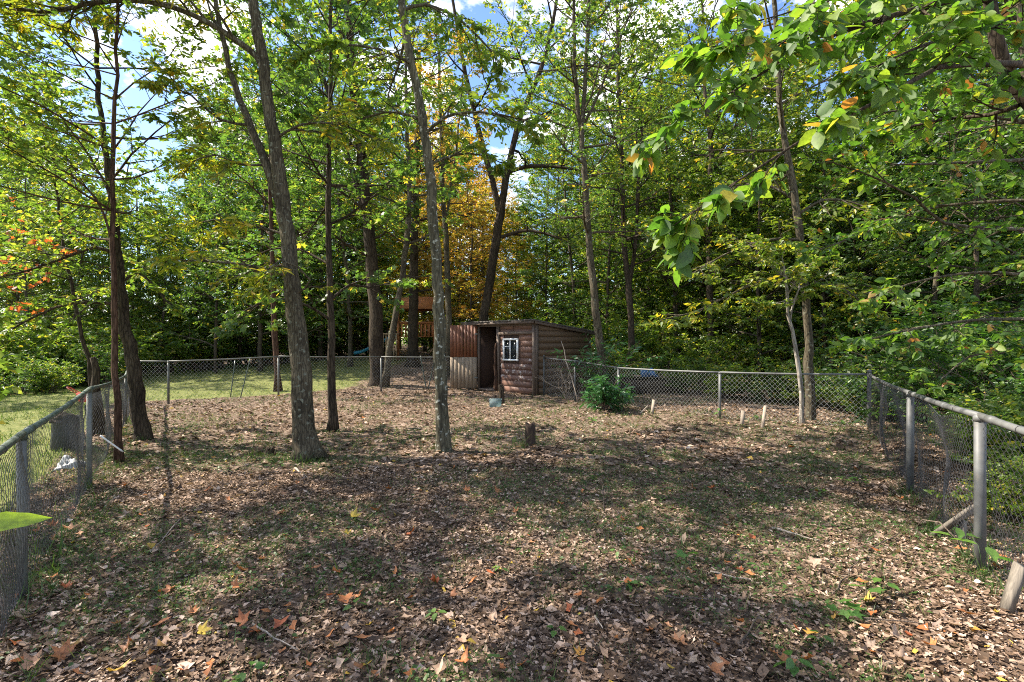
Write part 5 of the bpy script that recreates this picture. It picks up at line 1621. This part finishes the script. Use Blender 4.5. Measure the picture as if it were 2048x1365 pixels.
for (px, d, k, sc_) in sorted(SHRUBS):
    loc = Vector(((px - 1024) / F * d, d, 0)); loc.z = gz(loc.x, loc.y)
    where, grp, cnt = region(px)
    grp = grp.replace('trees', 'shrubs')
    key = (k, where); counts[key] = counts.get(key, 0) + 1
    label = '%s %s, %s of its kind %s' % (SHRUB[k][1], where, ORD[counts[key] - 1], cnt)
    sc3 = (sc_ * rgF.uniform(0.9, 1.2), sc_ * rgF.uniform(0.9, 1.2), sc_ * rgF.uniform(0.85, 1.05))
    if not used[k]:
        used[k] = True; o = SHRUB[k][0]
        o.location = loc; o.rotation_euler = (0, 0, rgF.random() * 6.28); o.scale = sc3
        tag(o, label, group=grp)
    else:
        copy_thing(SHRUB[k][0], loc, rgF.random() * 6.28, sc3, label, None, grp)

# laurel bush at the foot of the tree by the shed, and its upper part up the stem
def laurel(name, label, base, n, L, seed, size, el0=0.4, el1=1.4):
    t = Tree(seed)
    cfg = dict(levels=2, kids=[4], ratio=0.4, wig=0.15, trop=[0.0, -0.1])
    for i in range(n):
        a = t.rg.random() * 6.28; el = t.rg.uniform(el0, el1)
        d = Vector((math.cos(a) * math.cos(el), math.sin(a) * math.cos(el), math.sin(el)))
        t.branch(base + d * 0.05, d, L * t.rg.uniform(0.6, 1.1), 0.008, 0, cfg)
    root = empty(name, base)
    tag(root, label, 'shrub')
    finish_tree(root, t, t.leaves(7, size, T_LONG, 'crown', M['leaf_glossy'], droop=0.35), 'twig')
    return root


b0 = on(1206, 822)
laurel('laurel_bush', 'glossy dark green bush with drooping leaves at the fence beside the shed', b0, 26, 0.85, 601, 0.20)
b1 = at(1196, 745, 14.45)
laurel('climbing_shrub', 'glossy leafy shrub clambering up the trunk above the drooping bush', Vector((b1.x, b1.y, gz(b1.x, b1.y))), 22, 1.9, 602, 0.17, 0.95, 1.5)

# bare dead shrub at the gate panel
t = Tree(611)
g = on(1133, 800)
cfgD = dict(levels=3, kids=[4, 2], ratio=0.5, wig=0.2, trop=[0.08, 0.02, 0.0])
for a, el, L in ((0.4, 1.45, 1.1), (2.6, 1.3, 1.0), (1.2, 1.4, 0.8), (3.0, 1.05, 0.9), (0.1, 1.1, 0.8)):
    t.branch(Vector(g), Vector((math.cos(a) * math.cos(el), math.sin(a) * math.cos(el) * 0.3, math.sin(el))), L, 0.016, 0, cfgD)
root = empty('dead_shrub', g); tag(root, 'bare leafless dead shrub in front of the fence by the shed corner', 'shrub')
finish_tree(root, t, None, 'bark_pale', 'twig_pale')
stake('dead_branch', 'long pale dead branch slanting up against the shed side wall', on(1150, 806) + Vector((0.1, 0.1, 0.0)), at(1122, 682, 15.4), 0.018, 0.008, 'twig_pale', 'branch', 6, lump=0.05)

# ------------------------------------------------------------------ far wood that closes the view
rgN = np.random.default_rng(900)
n_cl = 4200
az = rgN.uniform(R(-64), R(64), n_cl); rd = rgN.uniform(52, 95, n_cl)
hz = rgN.beta(0.95, 1.9, n_cl) * 19 + 0.2
cx, cy = np.sin(az) * rd, np.cos(az) * rd
keep = ~((np.abs(cx / cy * F + 1024 - 285) < 90) & (hz > 7)) & ~((np.abs(cx / cy * F + 1024 - 1060) < 60) & (hz > 5))
cx, cy, hz = cx[keep], cy[keep], hz[keep]
per = 24
P = np.stack([cx, cy, hz], -1)[:, None] + rgN.normal(0, 1, (len(cx), per, 3)) * np.array((1.5, 1.5, 0.8))
P = P.reshape(-1, 3)
P[:, 2] = np.maximum(P[:, 2], 0.2) + gz_np(P[:, 0], P[:, 1])
Dv = rgN.normal(0, 1, P.shape); Nv = rgN.normal(0, 0.7, P.shape) + np.array((0, 0, 1))
tt = np.clip(np.repeat(rgN.normal(0.45, 0.22, len(cx)), per) + rgN.normal(0, 0.15, len(P)), 0, 1)
fwm = bake(P, Dv, Nv, rgN.uniform(0.28, 0.6, len(P)), tt, T_SIMPLE, 'far_woods', M['leaf_green'])
fwo = link('far_woods', fwm)
tag(fwo, 'distant mass of green woodland closing the view all round', 'woodland', kind='stuff')
fp = MB()
for k in range(150):
    a = rgN.uniform(R(-62), R(62)); r_ = rgN.uniform(42, 80)
    x, y = math.sin(a) * r_, math.cos(a) * r_
    z = gz(x, y); h = rgN.uniform(8, 16)
    fp.tube([(x, y, z - 0.3), (x + rgN.normal(0, .3), y, z + h * .5), (x + rgN.normal(0, .6), y, z + h)], [0.16, 0.11, 0.04], 5, False)
o = fp.build('far_trunks', M['bark_far'], fwo)
o['kind'] = 'stuff'

# ------------------------------------------------------------------ leaf litter, grass, fallen leaves, seedlings, twigs
def vnoise(x, y, s, seed):
    rg = np.random.default_rng(seed)
    G = rg.random((128, 128))
    u, v = x * s + 500.3, y * s + 500.7
    i, j = np.floor(u).astype(int), np.floor(v).astype(int)
    fu, fv = u - i, v - j
    fu, fv = fu * fu * (3 - 2 * fu), fv * fv * (3 - 2 * fv)
    g = lambda a, b: G[a % 128, b % 128]
    return (g(i, j) * (1 - fu) + g(i + 1, j) * fu) * (1 - fv) + (g(i, j + 1) * (1 - fu) + g(i + 1, j + 1) * fu) * fv


def grassy(x, y):
    """how much grass grows among the litter, 0..1"""
    n = 0.5 * vnoise(x, y, 0.55, 1) + 0.35 * vnoise(x, y, 1.4, 2) + 0.15 * vnoise(x, y, 4.0, 3)
    mid = np.exp(-((x - 0.8) / 3.6) ** 2) * np_sstep(2.5, 6, y) * (1 - np_sstep(13, 17, y))
    return np_sstep(0.33, 0.60, n + 0.16 * mid)


rgL = np.random.default_rng(700)


def wedge(n, d0, d1, power, spread=1.08):
    """random ground points in the wedge the yard is seen in; density per area ~ d**power"""
    u = rgL.random(n)
    k = power + 2
    if abs(k) < 1e-6: d = d0 * (d1 / d0) ** u
    else: d = (d0 ** k + u * (d1 ** k - d0 ** k)) ** (1 / k)
    x = rgL.uniform(-spread, spread, n) * d
    return x, d


def in_shed(x, y):
    dx, dy = x + 1.2, y - 18.27
    lx = dx * 0.70 - dy * 0.714; ly = dx * 0.714 + dy * 0.70
    return (lx > -0.02) & (lx < SW + 0.04) & (ly > 0.0) & (ly < SD)


def scatter_litter(n, d0, d1, power, tpls, size, name):
    x, y = wedge(n, d0, d1, power)
    ok = (lawn_np(x, y) < 0.35) & (rgL.random(n) > 0.55 * grassy(x, y)) & ~in_shed(x, y)
    x, y = x[ok], y[ok]
    parts = []
    which = rgL.integers(0, len(tpls), len(x))
    for k, tp in enumerate(tpls):
        m = which == k
        xx, yy = x[m], y[m]; c = len(xx)
        a = rgL.random(c) * 6.2832
        D = np.stack([np.cos(a), np.sin(a), rgL.normal(0, 0.22, c)], -1)
        Nn = np.stack([rgL.normal(0, 0.30, c), rgL.normal(0, 0.30, c), np.where(rgL.random(c) < 0.75, 1.0, -1.0)], -1)
        S = size * np.exp(rgL.normal(0, 0.38, c))
        P = np.stack([xx, yy, gz_np(xx, yy) + 0.004 + rgL.random(c) * 0.022], -1) - D * S[:, None] * 0.4
        patch = vnoise(xx, yy, 0.9, 5)
        tt = np.clip(rgL.beta(1.25, 1.75, c) * 0.86 + 0.12 * (patch - 0.5) + np.where(rgL.random(c) < 0.015, 0.5, 0), 0, 1)
        parts.append(bake(P, D, Nn, S, tt, tp, 'part', M['dry_leaf']))
    return parts


parts = scatter_litter(46000, 1.9, 7.0, -0.5, [dry_tpl(k) for k in range(8)], 0.040, 'near')
parts += scatter_litter(118000, 1.9, 7.0, -0.6, [dry_far(k + 20) for k in range(6)], 0.026, 'crumbs')
parts += scatter_litter(95000, 6.8, 24.0, -1.3, [dry_far(k) for k in range(4)], 0.060, 'far')
litter = link('leaf_litter', join_baked(parts, 'leaf_litter', M['dry_leaf']))
tag(litter, 'carpet of small dry brown leaves covering the yard', 'leaf litter', kind='stuff')

BL = (np.array([(0, -.05, 0), (0, .05, 0), (.45, -.045, .03), (.45, .045, .03), (.8, -.02, .16), (.8, .02, .16), (1.0, 0, .32)]), np.array([(0, 2, 3), (0, 3, 1), (2, 4, 5), (2, 5, 3), (4, 6, 5)]))


BL_FAR = (np.array([(0, -.05, 0), (0, .05, 0), (.6, 0.03, .08), (1.0, 0, .28)]), np.array([(0, 2, 1), (0, 3, 2)]))


def scatter_grass(n, d0, d1, power, length, lawn, clump=5, tmu=0.45):
    x, y = wedge(n // clump, d0, d1, power)
    if lawn: ok = (lawn_np(x, y) > 0.4)
    else: ok = (rgL.random(len(x)) < grassy(x, y) ** 1.3) & ~in_shed(x, y)
    x, y = x[ok], y[ok]
    x = np.repeat(x, clump) + rgL.normal(0, 0.022, len(x) * clump); y = np.repeat(y, clump) + rgL.normal(0, 0.022, len(y) * clump)
    c = len(x)
    D = np.stack([rgL.normal(0, 0.55, c), rgL.normal(0, 0.55, c), np.full(c, 0.75)], -1)
    a = rgL.random(c) * 6.28
    Nn = np.stack([np.cos(a), np.sin(a), np.full(c, 0.1)], -1)
    P = np.stack([x, y, gz_np(x, y) - 0.004], -1)
    S = length * np.exp(rgL.normal(0, 0.28, c))
    w = rgL.uniform(0.25, 0.6, c) * (0.06 / length) ** 0.6
    tt = np.clip(rgL.normal(tmu, 0.25, c), 0, 1)
    return bake(P, D, Nn, S, tt, BL_FAR if d0 > 7 or lawn else BL, 'part', M['grass'], w)


parts = [scatter_grass(92000, 2.0, 8.0, -0.7, 0.065, False), scatter_grass(54000, 7.5, 20.0, -1.2, 0.075, False)]
# tiny round leaved ground cover among the grass
for (n_, a_, b_, pw) in ((26000, 2.0, 8.0, -0.6), (26000, 7.5, 19.0, -1.2)):
    x, y = wedge(n_, a_, b_, pw)
    ok = (rgL.random(n_) < grassy(x, y) ** 2 * 0.8) & ~in_shed(x, y) & (lawn_np(x, y) < 0.4); x, y = x[ok], y[ok]; c = len(x)
    an = rgL.random(c) * 6.28
    parts.append(bake(np.stack([x, y, gz_np(x, y) + rgL.uniform(0.012, 0.045, c)], -1), np.stack([np.cos(an), np.sin(an), rgL.normal(0, .2, c)], -1),
                      np.stack([rgL.normal(0, .35, c), rgL.normal(0, .35, c), np.ones(c)], -1), rgL.uniform(0.018, 0.045, c), np.clip(rgL.normal(.25, .18, c), 0, .8), T_SIMPLE, 'part', M['grass'], np.full(c, 1.3)))
# longer tufts along the foot of the old fence
tx = []
for i in range(4):
    a, b = LEFT_POSTS[i][0], LEFT_POSTS[i + 1][0]
    for k in range(int((b - a).length * 6)):
        f = random.Random(i * 100 + k).random(); q = a.lerp(b, f)
        tx.append((q.x + rgL.normal(0.1, 0.12), q.y + rgL.normal(0, 0.12)))
for k in range(26):
    f = rgL.random(); q = RIGHT_POSTS[1][0].lerp(RIGHT_POSTS[3][0], f); tx.append((q.x - 0.1 + rgL.normal(0, 0.15), q.y + rgL.normal(0, 0.1)))
for (bx, by) in ((600, 915), (625, 920), (560, 920), (645, 905), (880, 908), (900, 900), (1050, 895), (1075, 895), (1040, 890)):
    q = on(bx, by); tx += [(q.x + rgL.normal(0, 0.1), q.y + rgL.normal(0, 0.06)) for _ in range(3)]
tx = np.array(tx); tx = tx[tx[:, 1] > 1.9]
c = len(tx) * 16
x = np.repeat(tx[:, 0], 16) + rgL.normal(0, 0.03, c); y = np.repeat(tx[:, 1], 16) + rgL.normal(0, 0.03, c)
D = np.stack([rgL.normal(0, 0.5, c), rgL.normal(0, 0.5, c), np.full(c, 0.85)], -1); a = rgL.random(c) * 6.28
parts.append(bake(np.stack([x, y, gz_np(x, y) - 0.004], -1), D, np.stack([np.cos(a), np.sin(a), np.full(c, .1)], -1), 0.14 * np.exp(rgL.normal(0, .3, c)), np.clip(rgL.normal(.3, .2, c), 0, 1), BL, 'part', M['grass'], np.full(c, 0.28)))
yg = link('yard_grass', join_baked(parts, 'yard_grass', M['grass']))
tag(yg, 'thin patchy grass growing through the leaf litter of the yard', 'grass', kind='stuff')
lg_ = link('lawn_grass', join_baked([scatter_grass(90000, 3.5, 33.0, -0.9, 0.095, True, 6, 0.6)], 'lawn_grass', M['grass']))
tag(lg_, 'short sunlit lawn grass beyond the fences', 'grass', kind='stuff')

# the larger curled leaves, one object each, part of the ground
FALL = []
for k in range(8):
    v, f = dry_tpl(60 + k)
    v = v.copy(); v[:, 2] *= 1.15; v[:, :2] -= np.array((0.5, 0))
    FALL.append(np_data('fallen_leaf', v, f, M['dry_leaf_big']))
for k in range(3):
    v, f = T_MAPLE
    v = v.copy(); v[:, 2] = (0.9 + 0.3 * k) * v[:, 1] ** 2 + 0.5 * (v[:, 0] - .4) ** 2 + 0.5 * v[:, 1] * (v[:, 0] - .3) + np.random.default_rng(k).normal(0, .05, len(v)); v[:, 0] -= 0.4
    FALL.append(np_data('fallen_leaf', v, f, M['dry_leaf_big']))
rgO = random.Random(31)
made = 0
while made < 300:
    px, py = rgO.uniform(20, 2030), 860 + (1360 - 860) * rgO.random() ** 0.75
    g = on(px, py)
    if lawn_np(np.float64(g.x), np.float64(g.y)) > 0.3 or rgO.random() < 0.3 * max(0, (px - 700) / 1300): continue
    o = bpy.data.objects.new('fallen_leaf', FALL[rgO.randrange(len(FALL))]); COL.objects.link(o); o.parent = ground
    s_ = rgO.uniform(0.055, 0.125)
    o.location = (g.x, g.y, g.z + 0.022 + 0.1 * s_)
    o.rotation_euler = (rgO.gauss(0, 0.35), rgO.gauss(0, 0.35), rgO.random() * 6.28)
    o.scale = (s_, s_ * rgO.uniform(0.7, 1.1), s_)
    made += 1

# seedlings
SEED_LEAF = [np_data('leaf', *(lambda tv: (tv[0], tv[1]))(T_OVATE), M['leaf_seedling']), np_data('leaf', T_MAPLE[0], T_MAPLE[1], M['leaf_seedling'])]
SEEDS = [(1690, 1235, 5, .10, 1, 'seedling with broad rounded leaves, lowest of the cluster under the propped board'), (1735, 1215, 4, .11, 1, 'seedling with broad rounded leaves in the sunny litter below the pinched fence'), (1765, 1192, 4, .085, 0, 'seedling with a dark leaf beside the rounded ones below the pinched fence'),
         (1918, 1150, 3, .13, 0, 'seedling with a big round leaf just left of the thick steel post foot'), (1968, 1180, 3, .13, 0, 'seedling with a big round leaf at the thick steel post foot'), (1893, 1080, 4, .10, 0, 'green seedling under the propped grey board'),
         (1640, 990, 5, .07, 0, 'low green weed patch on the shaded litter toward the pinched fence'), (1690, 970, 6, .08, 0, 'spreading green weed on the dark litter near the pinched fence'), (1720, 972, 6, .08, 0, 'spreading green weed closest to the pinched fence foot'),
         (1520, 1135, 3, .07, 0, 'small bright seedling in the sunny litter below the middle of the silver fence'), (1375, 1125, 3, .08, 1, 'small pale seedling leaf standing in the litter in the yard middle'), (1235, 1115, 3, .06, 0, 'tiny bright seedling in the yard middle'),
         (1255, 1175, 4, .06, 0, 'tiny dark seedling low in the yard middle'), (1110, 1270, 3, .06, 0, 'small round seedling leaf low in the yard'), (1490, 985, 4, .06, 0, 'small green weed in the yard before the silver fence'), (1185, 965, 4, .06, 0, 'small green weed beyond the upright twig'),
         (1000, 1140, 4, .06, 0, 'small green weed in the dark litter below the stump'), (870, 1240, 4, .06, 0, 'small green weed among fallen orange leaves'), (565, 935, 4, .07, 0, 'green weed before the thick forked trunk'), (640, 890, 4, .07, 0, 'green weed right behind the thick forked trunk'),
         (500, 1355, 3, .06, 0, 'bright seedling leaf at the very bottom of the yard'), (1585, 1340, 5, .08, 0, 'green seedling at the bottom below the pinched fence'), (1640, 1290, 4, .06, 0, 'slim green seedling in the litter below the rounded ones'), (710, 1215, 3, .06, 0, 'pointed seedling leaf beside a twig in the litter'),
         (1066, 790, 7, .09, 0, 'leafy green seedling at the shed corner board'), (1185, 845, 4, .10, 0, 'green seedling in front of the glossy bush'), (1440, 842, 5, .10, 0, 'green seedling at the silver fence post foot'), (1520, 842, 5, .10, 0, 'green seedling beside the tall pale stake'), (1680, 860, 5, .11, 0, 'green seedling beside the silver corner post')]
rgW = random.Random(8)
for (px, py, n, sz, kind, lab) in SEEDS:
    g = on(px, py)
    r_ = empty('seedling', g); tag(r_, lab, 'seedling', 'seedlings in the leaf litter')
    h = sz * rgW.uniform(0.9, 1.5)
    if 'corner' in lab or 'post foot' in lab: h *= 2.2
    st = MB()
    for i in range(n):
        a = 6.28 * i / n + rgW.uniform(-.5, .5); hh = h * rgW.uniform(0.6, 1.1)
        tip = Vector((math.cos(a) * sz * 0.35, math.sin(a) * sz * 0.35, hh))
        st.tube([Vector((0, 0, -0.01)), tip * 0.6 + Vector((0, 0, hh * .15)), tip], [0.0022, 0.0018, 0.0012], 4)
        o = bpy.data.objects.new('leaf', SEED_LEAF[kind]); COL.objects.link(o); o.parent = r_
        o.location = tip; o.rotation_euler = (rgW.gauss(0, .3), rgW.uniform(-.1, .45), a + rgW.gauss(0, .3)); s_ = sz * rgW.uniform(.75, 1.15); o.scale = (s_, s_ * 1.25, s_)
    st.build('stem', M['grass'], r_)

# dead twigs lying about
TW = [(505, 1255, 595, 1305, 'pale forked twig in the litter among orange leaves low in the yard'), (1390, 1050, 1460, 1075, 'thin dark twig in the litter below the upright twig'), (1545, 1060, 1640, 1090, 'pale thick stick lying in the sunny litter'),
      (1480, 1285, 1520, 1240, 'dark forked stick standing off the litter low in the yard'), (1330, 1195, 1440, 1205, 'long dark stick lying level in the low litter'), (1665, 1190, 1720, 1130, 'dark thin twig slanting in the sunny patch below the pinched fence'),
      (1700, 1240, 1850, 1265, 'long dark twig below the rounded seedlings'), (1735, 1110, 1800, 1085, 'grey stick lying in the sunny patch near the propped board'), (590, 940, 615, 965, 'short pale stick lying before the thick forked trunk'),
      (360, 1050, 300, 1120, 'pale bent twig in the litter toward the old fence'), (820, 1205, 900, 1190, 'dark twig among the orange leaves in the yard middle'), (1190, 1240, 1205, 1270, 'thin pale straw like twig low in the yard'),
      (1600, 1000, 1625, 950, 'thin upright twig near the weed patch by the pinched fence'), (1660, 838, 1770, 835, 'long thin dead runner lying along the silver fence corner'), (760, 1075, 790, 1110, 'small dark twig below the spotted tree'), (1420, 1150, 1500, 1165, 'pale twig in the sunny litter of the yard')]
for (a0, a1, b0_, b1_, lab) in TW:
    p, q = on(a0, a1), on(b0_, b1_)
    stake('fallen_twig', lab, p + Vector((0, 0, 0.03)), q + Vector((0, 0, 0.045)), 0.007 if 'thick' not in lab else 0.014, 0.003, 'twig_pale' if 'pale' in lab else 'twig', 'twig', 5, lump=0.12, group='twigs lying in the litter')
g = on(1208, 1022)
stake('upright_twig', 'thin hooked twig standing upright in the middle of the yard', g, at(1206, 972, g.y), 0.008, 0.004, 'twig', 'twig', 5, lump=0.1)
# dead runner arching at the pinched fence
g = on(1930, 1130)
rn = MB().tube([g, at(1915, 1080, 3.95), at(1880, 1045, 4.1), at(1845, 1040, 4.3), at(1832, 1055, 4.5), on(1838, 1095)], [0.007, 0.006, 0.005, 0.004, 0.003, 0.002], 6).build('dead_runner', M['twig'], None, True)
tag(rn, 'dark dead runner arching over the litter before the propped grey board', 'twig')
